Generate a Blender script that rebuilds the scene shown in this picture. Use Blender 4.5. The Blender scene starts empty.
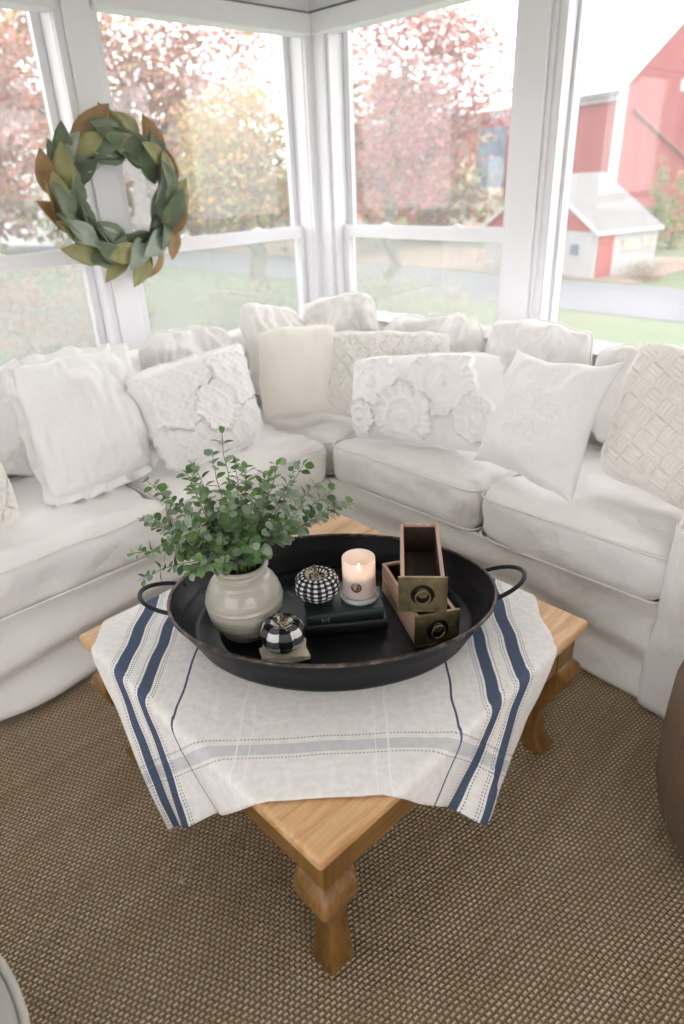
import bpy, bmesh, math, random
import numpy as np
from mathutils import Vector, Matrix, noise
PI = math.pi; S2 = math.sqrt(2)
C = bpy.context.scene.collection
random.seed(7)

# ------------------------------------------------------------------ materials
def new_mat(name):
    m = bpy.data.materials.new(name); m.use_nodes = True
    nt = m.node_tree; b = nt.nodes['Principled BSDF']
    return m, nt, b
def L(nt, a, b): nt.links.new(a, b)
def N(nt, t, **kw):
    n = nt.nodes.new(t)
    for k, v in kw.items():
        if k in n.inputs.keys() if hasattr(n.inputs, 'keys') else False: n.inputs[k].default_value = v
        else: setattr(n, k, v)
    return n
def rgb(c): return (c[0], c[1], c[2], 1)
def ramp(nt, stops, interp='LINEAR'):
    r = nt.nodes.new('ShaderNodeValToRGB'); e = r.color_ramp.elements; r.color_ramp.interpolation = interp
    while len(e) > 1: e.remove(e[-1])
    e[0].position = stops[0][0]; e[0].color = rgb(stops[0][1])
    for p, c in stops[1:]:
        x = e.new(p); x.color = rgb(c)
    return r
def math_n(nt, op, a, b=None, clamp=False):
    n = nt.nodes.new('ShaderNodeMath'); n.operation = op; n.use_clamp = clamp
    for i, v in enumerate((a, b)):
        if v is None: continue
        if isinstance(v, (int, float)): n.inputs[i].default_value = v
        else: nt.links.new(v, n.inputs[i])
    return n.outputs[0]
def mix_c(nt, f, a, b, mode='MIX'):
    n = nt.nodes.new('ShaderNodeMix'); n.data_type = 'RGBA'; n.blend_type = mode
    for i, v in ((0, f), (6, a), (7, b)):
        if isinstance(v, (int, float)): n.inputs[i].default_value = v
        elif isinstance(v, tuple): n.inputs[i].default_value = rgb(v)
        else: nt.links.new(v, n.inputs[i])
    return n.outputs[2]
def coords(nt, kind='Object', scale=(1, 1, 1), rot=(0, 0, 0)):
    tc = nt.nodes.new('ShaderNodeTexCoord'); mp = nt.nodes.new('ShaderNodeMapping')
    mp.inputs['Scale'].default_value = scale; mp.inputs['Rotation'].default_value = rot
    L(nt, tc.outputs[kind], mp.inputs[0]); return mp.outputs[0]
def noise_n(nt, vec, scale, detail=4, rough=.55):
    n = nt.nodes.new('ShaderNodeTexNoise'); n.inputs['Scale'].default_value = scale
    n.inputs['Detail'].default_value = detail; n.inputs['Roughness'].default_value = rough
    L(nt, vec, n.inputs['Vector']); return n
def bump(nt, b, h, strength, dist=.01):
    n = nt.nodes.new('ShaderNodeBump'); n.inputs['Strength'].default_value = strength
    n.inputs['Distance'].default_value = dist; L(nt, h, n.inputs['Height']); L(nt, n.outputs[0], b.inputs['Normal'])
def plain(name, col, rough=.6, var=.0, vs=8, bs=0, bscale=60, metal=0, sheen=0, spec=.5, kind='Object'):
    m, nt, b = new_mat(name)
    b.inputs['Base Color'].default_value = rgb(col); b.inputs['Roughness'].default_value = rough
    b.inputs['Metallic'].default_value = metal; b.inputs['Sheen Weight'].default_value = sheen
    b.inputs['Specular IOR Level'].default_value = spec
    v = coords(nt, kind)
    if var:
        n = noise_n(nt, v, vs)
        lo = tuple(c * (1 - var) for c in col); hi = tuple(min(1, c * (1 + var)) for c in col)
        r = ramp(nt, [(.3, lo), (.7, hi)]); L(nt, n.outputs[0], r.inputs[0]); L(nt, r.outputs[0], b.inputs['Base Color'])
    if bs:
        n = noise_n(nt, v, bscale, 5, .6); bump(nt, b, n.outputs[0], bs, .004)
    return m
def fabric(name, col, var=.04, weave=350, wrinkle=.35, sheen=.25):
    """cotton or linen: fine weave bump, soft crease bump"""
    m, nt, b = new_mat(name)
    b.inputs['Roughness'].default_value = .9; b.inputs['Sheen Weight'].default_value = sheen
    b.inputs['Specular IOR Level'].default_value = .2
    v = coords(nt)
    n = noise_n(nt, v, 5, 3); lo = tuple(c * (1 - var) for c in col)
    r = ramp(nt, [(.3, lo), (.7, col)]); L(nt, n.outputs[0], r.inputs[0]); L(nt, r.outputs[0], b.inputs['Base Color'])
    w = noise_n(nt, v, weave, 1); cr = noise_n(nt, v, 9, 3, .5); cr.inputs['Distortion'].default_value = .8
    c2 = noise_n(nt, v, 4, 2, .5); c2.inputs['Distortion'].default_value = 2.2
    rd = math_n(nt, 'ABSOLUTE', math_n(nt, 'SUBTRACT', c2.outputs[0], .5))
    h = math_n(nt, 'ADD', math_n(nt, 'ADD', math_n(nt, 'MULTIPLY', w.outputs[0], .06), math_n(nt, 'MULTIPLY', cr.outputs[0], 1.0)), math_n(nt, 'MULTIPLY', rd, .8))
    bump(nt, b, h, wrinkle, .02)
    return m
def wood(name, c1, c2, c3, scale=9, stretch=(1, 12, 12), rough=.45, rot=(0, 0, 0), bs=.12):
    m, nt, b = new_mat(name); b.inputs['Roughness'].default_value = rough
    v = coords(nt, 'Object', stretch, rot)
    n = noise_n(nt, v, scale * .30, 3, .5); n.inputs['Distortion'].default_value = .6
    w = noise_n(nt, v, scale * 1.4, 4, .65)
    f = math_n(nt, 'ADD', math_n(nt, 'MULTIPLY', n.outputs[0], .6), math_n(nt, 'MULTIPLY', w.outputs[0], .4))
    r = ramp(nt, [(.36, c1), (.5, c2), (.64, c3)]); L(nt, f, r.inputs[0])
    v2 = coords(nt, 'Object', (1, 1, 1)); k = noise_n(nt, v2, 4.5, 2)
    vo = nt.nodes.new('ShaderNodeTexVoronoi'); vo.inputs['Scale'].default_value = 5.5; L(nt, v2, vo.inputs['Vector'])
    kn = ramp(nt, [(.03, (1, 1, 1)), (.10, (0, 0, 0))]); L(nt, vo.outputs['Distance'], kn.inputs[0])
    col = mix_c(nt, math_n(nt, 'MULTIPLY', kn.outputs[0], .7), r.outputs[0], tuple(c * .35 for c in c1))
    col = mix_c(nt, .35, col, ramp_out(nt, k.outputs[0]), 'MULTIPLY')
    L(nt, col, b.inputs['Base Color']); bump(nt, b, f, bs, .003)
    return m
def ramp_out(nt, src):
    r = ramp(nt, [(.3, (.6, .6, .6)), (.65, (1, 1, 1))]); L(nt, src, r.inputs[0]); return r.outputs[0]

M = {}
M['paint'] = plain('white_paint', (.80, .795, .825), .45, .02, 3)
M['wall'] = plain('wall_paint', (.86, .85, .85), .8, .02, 3)
M['ceil'] = plain('ceiling_paint', (.86, .85, .85), .9)
M['gap'] = plain('painted_gap_shade', (.12, .13, .14), .8)
M['slip'] = fabric('slipcover_cotton', (.87, .85, .83), wrinkle=.5)
M['slip_pipe'] = fabric('slipcover_piping', (.84, .81, .78), wrinkle=.1)
M['linen'] = fabric('white_linen', (.90, .89, .89), wrinkle=.45)
M['cream'] = fabric('cream_canvas', (.86, .82, .755), wrinkle=.3)
M['knit'] = fabric('cream_knit', (.88, .85, .81), weave=160, wrinkle=.5)
M['white_cotton'] = fabric('white_cotton', (.90, .885, .88), wrinkle=.35)
M['ruffle'] = fabric('white_ruffle_cotton', (.91, .895, .89), wrinkle=.3)
M['floor'] = wood('pale_floor_boards', (.42, .34, .25), (.52, .43, .33), (.58, .49, .38), 6, (1, 9, 1), .5)
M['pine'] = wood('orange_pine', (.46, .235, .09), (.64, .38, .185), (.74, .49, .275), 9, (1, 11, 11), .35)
M['pine_y'] = wood('orange_pine_side_shaded', (.15, .072, .018), (.23, .115, .030), (.30, .165, .050), 9, (11, 1, 11), .35)  # apron and leg pine darkened in colour to stand in for shade
M['pine_x'] = wood('orange_pine_rail_shaded', (.15, .072, .018), (.23, .115, .030), (.30, .165, .050), 9, (1, 11, 11), .35)
M['pine_leg'] = wood('orange_pine_leg_shaded', (.13, .060, .015), (.21, .105, .028), (.29, .155, .048), 9, (11, 11, 1), .32)
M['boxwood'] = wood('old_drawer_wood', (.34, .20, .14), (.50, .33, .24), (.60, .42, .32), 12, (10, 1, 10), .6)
M['boxin'] = wood('drawer_inside_shade', (.03, .018, .012), (.05, .03, .02), (.08, .05, .03), 12, (10, 1, 10), .7)
M['cutblock'] = plain('cream_block_wood', (.80, .74, .62), .7, .25, 24)
M['brown'] = plain('brown_suede', (.15, .10, .066), .85, .18, 5, .3, 90)
M['creamupholstery'] = fabric('cream_upholstery', (.42, .40, .37), var=.12, weave=220, wrinkle=.2)
M['creampipe'] = fabric('cream_upholstery_piping', (.50, .48, .44), wrinkle=.1)
M['soil'] = plain('far_soil', (.26, .19, .15), .95, .2, .6)
M['road'] = plain('pale_asphalt', (.15, .155, .17), .9, .06, .5)
M['brass'] = plain('aged_brass', (.30, .25, .14), .42, .5, 22, .3, 60, metal=.85)
M['brass_dark'] = plain('dark_brass', (.035, .028, .018), .45, .3, 30, metal=.8)
M['stem'] = plain('green_stem', (.17, .20, .09), .6, .2, 30)
M['twig'] = plain('brown_twig', (.10, .07, .05), .8, .2, 30)
M['raffia'] = plain('pale_raffia', (.45, .38, .27), .8, .3, 40)
M['flangecord'] = M['white_cotton']

def mat_tin():
    m, nt, b = new_mat('black_painted_tin'); v = coords(nt)
    n = noise_n(nt, v, 9, 6, .7); r = ramp(nt, [(.35, (.004, .0045, .006)), (.55, (.006, .007, .010)), (.75, (.015, .018, .024))])
    L(nt, n.outputs[0], r.inputs[0]); L(nt, r.outputs[0], b.inputs['Base Color'])
    r2 = ramp(nt, [(.3, (.28,) * 3), (.7, (.5,) * 3)]); L(nt, n.outputs[0], r2.inputs[0]); L(nt, r2.outputs[0], b.inputs['Roughness'])
    b.inputs['Specular IOR Level'].default_value = .3; bump(nt, b, n.outputs[0], .15, .003); return m
M['tin'] = mat_tin()
def mat_rim():
    m, nt, b = new_mat('worn_tin_rim'); v = coords(nt)
    n = noise_n(nt, v, 40, 5, .7); r = ramp(nt, [(.4, (.02, .018, .018)), (.52, (.07, .05, .045)), (.68, (.20, .14, .12))])
    L(nt, n.outputs[0], r.inputs[0]); L(nt, r.outputs[0], b.inputs['Base Color']); b.inputs['Roughness'].default_value = .4
    b.inputs['Metallic'].default_value = .4; return m
M['rim'] = mat_rim()

def mat_vase():
    m, nt, b = new_mat('cream_stoneware_glaze'); v = coords(nt, 'Object', (1, 1, 10))
    n = noise_n(nt, v, 7, 5, .6); r = ramp(nt, [(.3, (.36, .33, .275)), (.6, (.49, .46, .40)), (.8, (.56, .535, .48))])
    L(nt, n.outputs[0], r.inputs[0]); L(nt, r.outputs[0], b.inputs['Base Color'])
    b.inputs['Roughness'].default_value = .28; b.inputs['Coat Weight'].default_value = .3
    bump(nt, b, n.outputs[0], .25, .006); return m
M['vase'] = mat_vase()

def mat_jute():
    m, nt, b = new_mat('jute_weave'); b.inputs['Roughness'].default_value = .9; b.inputs['Specular IOR Level'].default_value = .15
    v = coords(nt, 'Object', (1, 1, 1), (0, 0, math.radians(8)))
    sep = nt.nodes.new('ShaderNodeSeparateXYZ'); wob = noise_n(nt, v, 9, 2)
    wv = nt.nodes.new('ShaderNodeVectorMath'); wv.operation = 'SCALE'; L(nt, wob.outputs['Color'], wv.inputs[0]); wv.inputs['Scale'].default_value = .014
    av = nt.nodes.new('ShaderNodeVectorMath'); L(nt, v, av.inputs[0]); L(nt, wv.outputs[0], av.inputs[1]); L(nt, av.outputs[0], sep.inputs[0])
    br = nt.nodes.new('ShaderNodeTexBrick'); L(nt, av.outputs[0], br.inputs['Vector'])
    br.inputs['Scale'].default_value = 1; br.inputs['Brick Width'].default_value = .0138; br.inputs['Row Height'].default_value = .0100
    br.inputs['Mortar Size'].default_value = .0042; br.inputs['Mortar Smooth'].default_value = 1.0; br.offset = .5
    br.inputs['Color1'].default_value = (1, 1, 1, 1); br.inputs['Color2'].default_value = (.55, .55, .55, 1); br.inputs['Mortar'].default_value = (0, 0, 0, 1)
    knob = math_n(nt, 'SUBTRACT', 1.0, br.outputs['Fac'])
    big = noise_n(nt, coords(nt, 'Object', (1, 7, 1), (0, 0, math.radians(8))), 2.2, 4, .6)
    hue = ramp(nt, [(.3, (.64, .505, .35)), (.5, (.80, .66, .49)), (.72, (.92, .79, .62))]); L(nt, big.outputs[0], hue.inputs[0])
    fine = noise_n(nt, v, 260, 3); ff = ramp(nt, [(.3, (.72,) * 3), (.7, (1.15,) * 3)]); L(nt, fine.outputs[0], ff.inputs[0])
    c = mix_c(nt, 1.0, hue.outputs[0], ff.outputs[0], 'MULTIPLY')
    c = mix_c(nt, .35, c, br.outputs['Color'], 'MULTIPLY')
    c = mix_c(nt, math_n(nt, 'SUBTRACT', 1.0, knob), c, (.27, .185, .10))
    L(nt, c, b.inputs['Base Color'])
    bump(nt, b, math_n(nt, 'ADD', knob, math_n(nt, 'MULTIPLY', fine.outputs[0], .25)), 1.0, .006); return m
M['jute'] = mat_jute()

def mat_towel():
    m, nt, b = new_mat('grain_sack_cloth'); b.inputs['Roughness'].default_value = .95; b.inputs['Specular IOR Level'].default_value = .1
    tc = nt.nodes.new('ShaderNodeTexCoord'); sep = nt.nodes.new('ShaderNodeSeparateXYZ'); L(nt, tc.outputs['UV'], sep.inputs[0])
    u, v = sep.outputs[0], sep.outputs[1]     # u: metres from nearer side edge, v: metres from front hem
    def band(x, c, w): return math_n(nt, 'LESS_THAN', math_n(nt, 'ABSOLUTE', math_n(nt, 'SUBTRACT', x, c)), w / 2)
    def mx(*a):
        o = a[0]
        for q in a[1:]: o = math_n(nt, 'MAXIMUM', o, q)
        return o
    base = noise_n(nt, tc.outputs['UV'], 60, 3); br = ramp(nt, [(.3, (.76, .735, .72)), (.7, (.87, .845, .83))]); L(nt, base.outputs[0], br.inputs[0])
    thr = noise_n(nt, tc.outputs['UV'], 420, 2); tr = ramp(nt, [(.3, (.010, .024, .070)), (.75, (.05, .095, .19))]); L(nt, thr.outputs[0], tr.inputs[0])
    col = br.outputs[0]
    wide = mx(band(u, .098, .030), band(u, .170, .027), band(u, .258, .005))
    dash = math_n(nt, 'GREATER_THAN', math_n(nt, 'SINE', math_n(nt, 'MULTIPLY', v, 900)), -.2)
    thin = math_n(nt, 'MULTIPLY', mx(band(u, .0765, .0025), band(u, .1195, .0025), band(u, .125, .002), band(u, .071, .002), band(u, .1495, .0025), band(u, .1905, .0025), band(u, .196, .002)), dash)
    dash2 = math_n(nt, 'GREATER_THAN', math_n(nt, 'SINE', math_n(nt, 'MULTIPLY', u, 900)), -.2)
    cross = mx(band(v, .120, .026)); crossthin = math_n(nt, 'MULTIPLY', mx(band(v, .099, .003), band(v, .146, .0035)), dash2)
    mid = math_n(nt, 'GREATER_THAN', u, .255)
    col = mix_c(nt, math_n(nt, 'MULTIPLY', cross, .30), col, (.15, .20, .30))
    col = mix_c(nt, math_n(nt, 'MULTIPLY', crossthin, .6), col, (.10, .14, .22))
    col = mix_c(nt, math_n(nt, 'MULTIPLY', thin, .75), col, (.05, .08, .15))
    col = mix_c(nt, math_n(nt, 'MULTIPLY', wide, .93), col, tr.outputs[0])
    white = mx(band(u, .40, .004), band(u, .425, .002)); col = mix_c(nt, math_n(nt, 'MULTIPLY', white, .7), col, (.9, .9, .89))
    L(nt, col, b.inputs['Base Color'])
    w = noise_n(nt, tc.outputs['UV'], 500, 2); cr = noise_n(nt, tc.outputs['UV'], 14, 4)
    bump(nt, b, math_n(nt, 'ADD', math_n(nt, 'MULTIPLY', w.outputs[0], .12), math_n(nt, 'MULTIPLY', cr.outputs[0], .5)), .6, .008)
    return m
M['towel'] = mat_towel()

def mat_check(name, freq_u, freq_v):
    """two tone woven check; UV u runs round the pumpkin, v from pole to pole"""
    m, nt, b = new_mat(name); b.inputs['Roughness'].default_value = .9; b.inputs['Specular IOR Level'].default_value = .15
    tc = nt.nodes.new('ShaderNodeTexCoord'); sep = nt.nodes.new('ShaderNodeSeparateXYZ'); L(nt, tc.outputs['UV'], sep.inputs[0])
    a = math_n(nt, 'GREATER_THAN', math_n(nt, 'FRACT', math_n(nt, 'MULTIPLY', sep.outputs[0], freq_u)), .5)
    c = math_n(nt, 'GREATER_THAN', math_n(nt, 'FRACT', math_n(nt, 'MULTIPLY', sep.outputs[1], freq_v)), .5)
    s = math_n(nt, 'MULTIPLY', math_n(nt, 'ADD', a, c), .5)
    r = ramp(nt, [(0, (.80, .79, .77)), (.4, (.085, .085, .095)), (.8, (.008, .008, .012))], 'CONSTANT'); L(nt, s, r.inputs[0])
    L(nt, r.outputs[0], b.inputs['Base Color']); w = noise_n(nt, coords(nt), 500, 2); bump(nt, b, w.outputs[0], .2, .002)
    return m
M['buffalo'] = mat_check('buffalo_check', 5, 3.5)
M['gingham'] = mat_check('small_gingham', 18, 11)

def leaf_mat(name, c1, c2, rough=.5, transl=.25, back=None):
    m, nt, b = new_mat(name); v = coords(nt, 'Object'); n = noise_n(nt, v, 14, 3)
    r = ramp(nt, [(.3, c1), (.7, c2)]); L(nt, n.outputs[0], r.inputs[0])
    b.inputs['Roughness'].default_value = rough; out = nt.nodes['Material Output']
    L(nt, r.outputs[0], b.inputs['Base Color'])
    t = nt.nodes.new('ShaderNodeBsdfTranslucent'); L(nt, r.outputs[0], t.inputs[0])
    mx = nt.nodes.new('ShaderNodeMixShader'); mx.inputs[0].default_value = transl
    L(nt, b.outputs[0], mx.inputs[1]); L(nt, t.outputs[0], mx.inputs[2]); L(nt, mx.outputs[0], out.inputs[0])
    return m
M['lf1'] = leaf_mat('sprig_leaf_green', (.085, .18, .055), (.17, .30, .10))
M['lf2'] = leaf_mat('sprig_leaf_grey', (.20, .29, .19), (.32, .40, .29))
M['lf3'] = leaf_mat('sprig_leaf_dark', (.05, .11, .045), (.10, .19, .08))
M['mg_green'] = leaf_mat('magnolia_green', (.10, .135, .075), (.19, .235, .15), .45, .1)
M['mg_sage'] = leaf_mat('magnolia_sage', (.27, .33, .26), (.40, .45, .37), .5, .1)
M['mg_olive'] = leaf_mat('magnolia_olive', (.26, .26, .10), (.38, .36, .17), .5, .1)
M['mg_brown'] = leaf_mat('magnolia_brown', (.27, .16, .065), (.41, .27, .135), .5, .1)
M['mg_tan'] = leaf_mat('magnolia_tan', (.42, .30, .18), (.52, .42, .26), .5, .1)
M['mg_dark'] = leaf_mat('magnolia_dark', (.055, .08, .05), (.11, .14, .085), .45, .1)

def mat_pane(name, veil, refl=.06, vc=(.9, .92, .93)):
    m, nt, b = new_mat(name); nt.nodes.remove(b); out = nt.nodes['Material Output']
    tr = nt.nodes.new('ShaderNodeBsdfTransparent'); gl = nt.nodes.new('ShaderNodeBsdfGlossy'); gl.inputs['Roughness'].default_value = .0
    tl = nt.nodes.new('ShaderNodeBsdfTranslucent'); tl.inputs[0].default_value = rgb(vc)
    m1 = nt.nodes.new('ShaderNodeMixShader'); m1.inputs[0].default_value = veil; L(nt, tr.outputs[0], m1.inputs[1]); L(nt, tl.outputs[0], m1.inputs[2])
    m2 = nt.nodes.new('ShaderNodeMixShader'); m2.inputs[0].default_value = refl; L(nt, m1.outputs[0], m2.inputs[1]); L(nt, gl.outputs[0], m2.inputs[2])
    L(nt, m2.outputs[0], out.inputs[0]); return m
M['pane'] = mat_pane('window_glass', .05, .04)  # translucent veil in the glass imitates lens haze over the view
M['screen'] = mat_pane('insect_screen_mesh', .26, .0, (.40, .42, .41))
def mat_jarglass():
    m, nt, b = new_mat('frosted_jar'); b.inputs['Base Color'].default_value = (.92, .88, .87, 1); b.inputs['Roughness'].default_value = .35
    out = nt.nodes['Material Output']; tr = nt.nodes.new('ShaderNodeBsdfTransparent'); tl = nt.nodes.new('ShaderNodeBsdfTranslucent'); tl.inputs[0].default_value = (.95, .88, .85, 1)
    a = nt.nodes.new('ShaderNodeMixShader'); a.inputs[0].default_value = .5; L(nt, b.outputs[0], a.inputs[1]); L(nt, tl.outputs[0], a.inputs[2])
    m2 = nt.nodes.new('ShaderNodeMixShader'); m2.inputs[0].default_value = .60; L(nt, tr.outputs[0], m2.inputs[1]); L(nt, a.outputs[0], m2.inputs[2])
    L(nt, m2.outputs[0], out.inputs[0]); return m
M['jar'] = mat_jarglass()
m, nt, b = new_mat('thick_clear_glass'); b.inputs['Base Color'].default_value = (.85, .93, .92, 1); b.inputs['Roughness'].default_value = .1
b.inputs['Transmission Weight'].default_value = .75; b.inputs['IOR'].default_value = 1.45; M['jarbase'] = m
m, nt, b = new_mat('pink_wax'); b.inputs['Base Color'].default_value = (.80, .62, .54, 1); b.inputs['Roughness'].default_value = .4
b.inputs['Subsurface Weight'].default_value = .5; b.inputs['Subsurface Radius'].default_value = (.03, .015, .008); M['wax'] = m
m, nt, b = new_mat('candle_flame'); b.inputs['Base Color'].default_value = (1, .6, .2, 1); b.inputs['Emission Color'].default_value = (1, .62, .28, 1); b.inputs['Emission Strength'].default_value = 4; M['flame'] = m
M['label'] = plain('dark_seal', (.05, .035, .02), .5, .4, 60)
M['labelgold'] = plain('seal_gold', (.30, .20, .09), .5)
M['bookgreen'] = plain('dark_green_book_cloth', (.010, .020, .018), .45, .2, 20, .2, 300)
M['bookblack'] = plain('black_book_cloth', (.006, .007, .007), .45, .2, 20, .2, 300)
M['pages'] = plain('dark_page_edges', (.10, .085, .06), .8, .2, 60)
M['gilt'] = plain('worn_gilt', (.16, .15, .11), .5, .3, 60)

def siding(name, c1, c2, sc=3.2):
    m, nt, b = new_mat(name); b.inputs['Roughness'].default_value = .85
    v = coords(nt, 'Object', (1, 1, .04)); n = noise_n(nt, v, sc, 4, .7)
    r = ramp(nt, [(.3, c1), (.7, c2)]); L(nt, n.outputs[0], r.inputs[0]); L(nt, r.outputs[0], b.inputs['Base Color']); return m
M['barnred'] = siding('barn_red_boards', (.22, .045, .042), (.31, .08, .078))
M['shedwhite'] = siding('shed_white_boards', (.38, .38, .385), (.46, .46, .465))
M['shedred'] = siding('shed_red_boards', (.30, .06, .05), (.40, .10, .09))
M['roof'] = siding('grey_shingle_roof', (.145, .14, .138), (.20, .197, .19), 1.5)
M['white_trim'] = plain('outdoor_white_trim', (.52, .52, .52), .7)
M['dark_open'] = plain('dark_blue_grey_opening', (.13, .17, .22), .8, .3, 1)
M['hay'] = plain('pale_straw', (.55, .46, .36), .95, .25, 2)
M['line'] = plain('brown_barn_rail', (.20, .10, .09), .8)
M['farwhite'] = plain('far_white_clapboard', (.74, .77, .76), .8)
def mat_grass():
    m, nt, b = new_mat('pale_lawn'); b.inputs['Roughness'].default_value = 1; b.inputs['Specular IOR Level'].default_value = .1
    v = coords(nt); n = noise_n(nt, v, .12, 6, .65); r = ramp(nt, [(.35, (.11, .15, .085)), (.5, (.145, .185, .11)), (.66, (.20, .195, .145))])
    L(nt, n.outputs[0], r.inputs[0]); L(nt, r.outputs[0], b.inputs['Base Color']); return m
M['grass'] = mat_grass()
M['bark'] = plain('grey_bark', (.17, .15, .13), .9, .3, 6, .6, 12)
def tleaf(name, c, v=.25): return leaf_mat(name, tuple(x * (1 - v) for x in c), tuple(min(1, x * (1 + v)) for x in c), .8, .4)
T = {k: tleaf('tree_leaf_' + k, c) for k, c in {kk: tuple(x * .88 + .03 for x in cc) for kk, cc in dict(red=(.42, .10, .09), pink=(.52, .23, .20), orange=(.55, .26, .09), rust=(.36, .17, .09), gold=(.52, .38, .13),
     green=(.20, .28, .10), olive=(.30, .31, .16), grey=(.34, .33, .27), mauve=(.42, .27, .25), deep=(.10, .19, .07)).items()}.items()}

# ------------------------------------------------------------------ mesh helpers
class MB:
    """collects verts / faces (several shapes of ONE part) and builds one mesh object"""
    def __init__(s): s.v = []; s.f = []; s.m = []; s.uv = None
    def add(s, v, f, mi=0):
        o = len(s.v); s.v += [tuple(x) for x in v]; s.f += [tuple(i + o for i in q) for q in f]; s.m += [mi] * len(f)
    def box(s, x0, x1, y0, y1, z0, z1, mi=0, rz=0, c=(0, 0)):
        v = [(x, y, z) for z in (z0, z1) for y in (y0, y1) for x in (x0, x1)]
        if rz:
            ca, sa = math.cos(rz), math.sin(rz)
            v = [(c[0] + (x - c[0]) * ca - (y - c[1]) * sa, c[1] + (x - c[0]) * sa + (y - c[1]) * ca, z) for x, y, z in v]
        s.add(v, [(0, 2, 3, 1), (4, 5, 7, 6), (0, 1, 5, 4), (2, 6, 7, 3), (0, 4, 6, 2), (1, 3, 7, 5)], mi)
    def prism(s, poly, d, mi=0):
        """poly: list of 3D points of a face, extruded by vector d"""
        n = len(poly); v = [tuple(p) for p in poly] + [tuple(Vector(p) + Vector(d)) for p in poly]
        s.add(v, [tuple(range(n))[::-1], tuple(range(n, 2 * n))] + [(i, (i + 1) % n, n + (i + 1) % n, n + i) for i in range(n)], mi)
    def tube(s, pts, r, seg=8, closed=False, mi=0, cap=True):
        pts = [Vector(p) for p in pts]; n = len(pts); R = r if isinstance(r, (list, tuple)) else [r] * n
        up = Vector((0, 0, 1)); ring = []; prev = None
        for i, p in enumerate(pts):
            a = pts[(i - 1) % n] if closed or i > 0 else p; b = pts[(i + 1) % n] if closed or i < n - 1 else p
            t = (b - a).normalized() if (b - a).length > 1e-9 else Vector((0, 0, 1))
            if prev is None:
                q = up if abs(t.z) < .9 else Vector((1, 0, 0)); x = t.cross(q).normalized()
            else:
                x = (prev - t * prev.dot(t)).normalized()
            prev = x; y = t.cross(x)
            ring.append([p + (x * math.cos(2 * PI * k / seg) + y * math.sin(2 * PI * k / seg)) * R[i] for k in range(seg)])
        v = [q for rg in ring for q in rg]; f = []
        for i in range(n if closed else n - 1):
            j = (i + 1) % n
            for k in range(seg): f.append((i * seg + k, i * seg + (k + 1) % seg, j * seg + (k + 1) % seg, j * seg + k))
        if cap and not closed: f += [tuple(range(seg))[::-1], tuple((n - 1) * seg + k for k in range(seg))]
        s.add(v, f, mi)
    def lathe(s, prof, seg=48, c=(0, 0, 0), sx=1, sy=1, fn=None, mi=0, closed_prof=False):
        v = []; f = []; n = len(prof)
        for (r, z) in prof:
            for k in range(seg):
                a = 2 * PI * k / seg; rr = r if fn is None else fn(r, z, a)
                v.append((c[0] + rr * math.cos(a) * sx, c[1] + rr * math.sin(a) * sy, c[2] + z))
        for i in range(n if closed_prof else n - 1):
            j = (i + 1) % n
            for k in range(seg): f.append((i * seg + k, i * seg + (k + 1) % seg, j * seg + (k + 1) % seg, j * seg + k))
        if not closed_prof:
            if prof[0][0] > 1e-6: f.append(tuple(range(seg))[::-1])
            if prof[-1][0] > 1e-6: f.append(tuple((n - 1) * seg + k for k in range(seg)))
        s.add(v, f, mi)
    def build(s, name, mats, parent=None, smooth=True, bevel=0, world=True, uv=None, sharp=None):
        me = bpy.data.meshes.new(name); off = Vector((0, 0, 0))
        me.from_pydata(s.v, [], s.f)
        if not isinstance(mats, (list, tuple)): mats = [mats]
        for mm in mats: me.materials.append(mm)
        me.polygons.foreach_set('material_index', s.m)
        if uv is not None:
            ly = me.uv_layers.new(name='UVMap'); idx = np.zeros(len(me.loops), dtype=np.int32); me.loops.foreach_get('vertex_index', idx)
            ly.data.foreach_set('uv', np.asarray(uv, dtype=np.float32)[idx].ravel())
        bm = bmesh.new(); bm.from_mesh(me)
        if sharp != 'keep': bmesh.ops.remove_doubles(bm, verts=bm.verts, dist=1e-6) if uv is None else None
        bmesh.ops.recalc_face_normals(bm, faces=bm.faces)
        for fc in bm.faces: fc.smooth = smooth
        bm.to_mesh(me); bm.free(); me.update()
        if smooth: me.set_sharp_from_angle(angle=math.radians(50))
        o = bpy.data.objects.new(name, me); C.objects.link(o)
        if parent: o.parent = parent
        if bevel:
            md = o.modifiers.new('bevel', 'BEVEL'); md.width = bevel; md.segments = 3; md.limit_method = 'ANGLE'; md.angle_limit = math.radians(35)
        return o
def tag(o, label=None, cat=None, group=None, kind=None):
    if label: o['label'] = label
    if cat: o['category'] = cat
    if group: o['group'] = group
    if kind: o['kind'] = kind
    return o
def thing(name, label, cat, loc=(0, 0, 0), rz=0, group=None, rot=None):
    o = bpy.data.objects.new(name, None); C.objects.link(o); o.location = loc; o.rotation_euler = rot or (0, 0, rz); o.empty_display_size = .05
    return tag(o, label, cat, group)
def shift(mb, base):
    mb.v = [(x - base[0], y - base[1], z - base[2]) for x, y, z in mb.v]; return mb
def ab(a, b, z=0): return ((a + b) / S2, (b - a) / S2, z)     # a: across the table diagonal, b: along it
def nz(x, y, z, s=1.0, sd=0): return noise.noise(Vector((x * s + sd * 7.3, y * s - sd * 3.1, z * s + sd)))
def smooth01(x): x = max(0, min(1, x)); return x * x * (3 - 2 * x)

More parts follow.
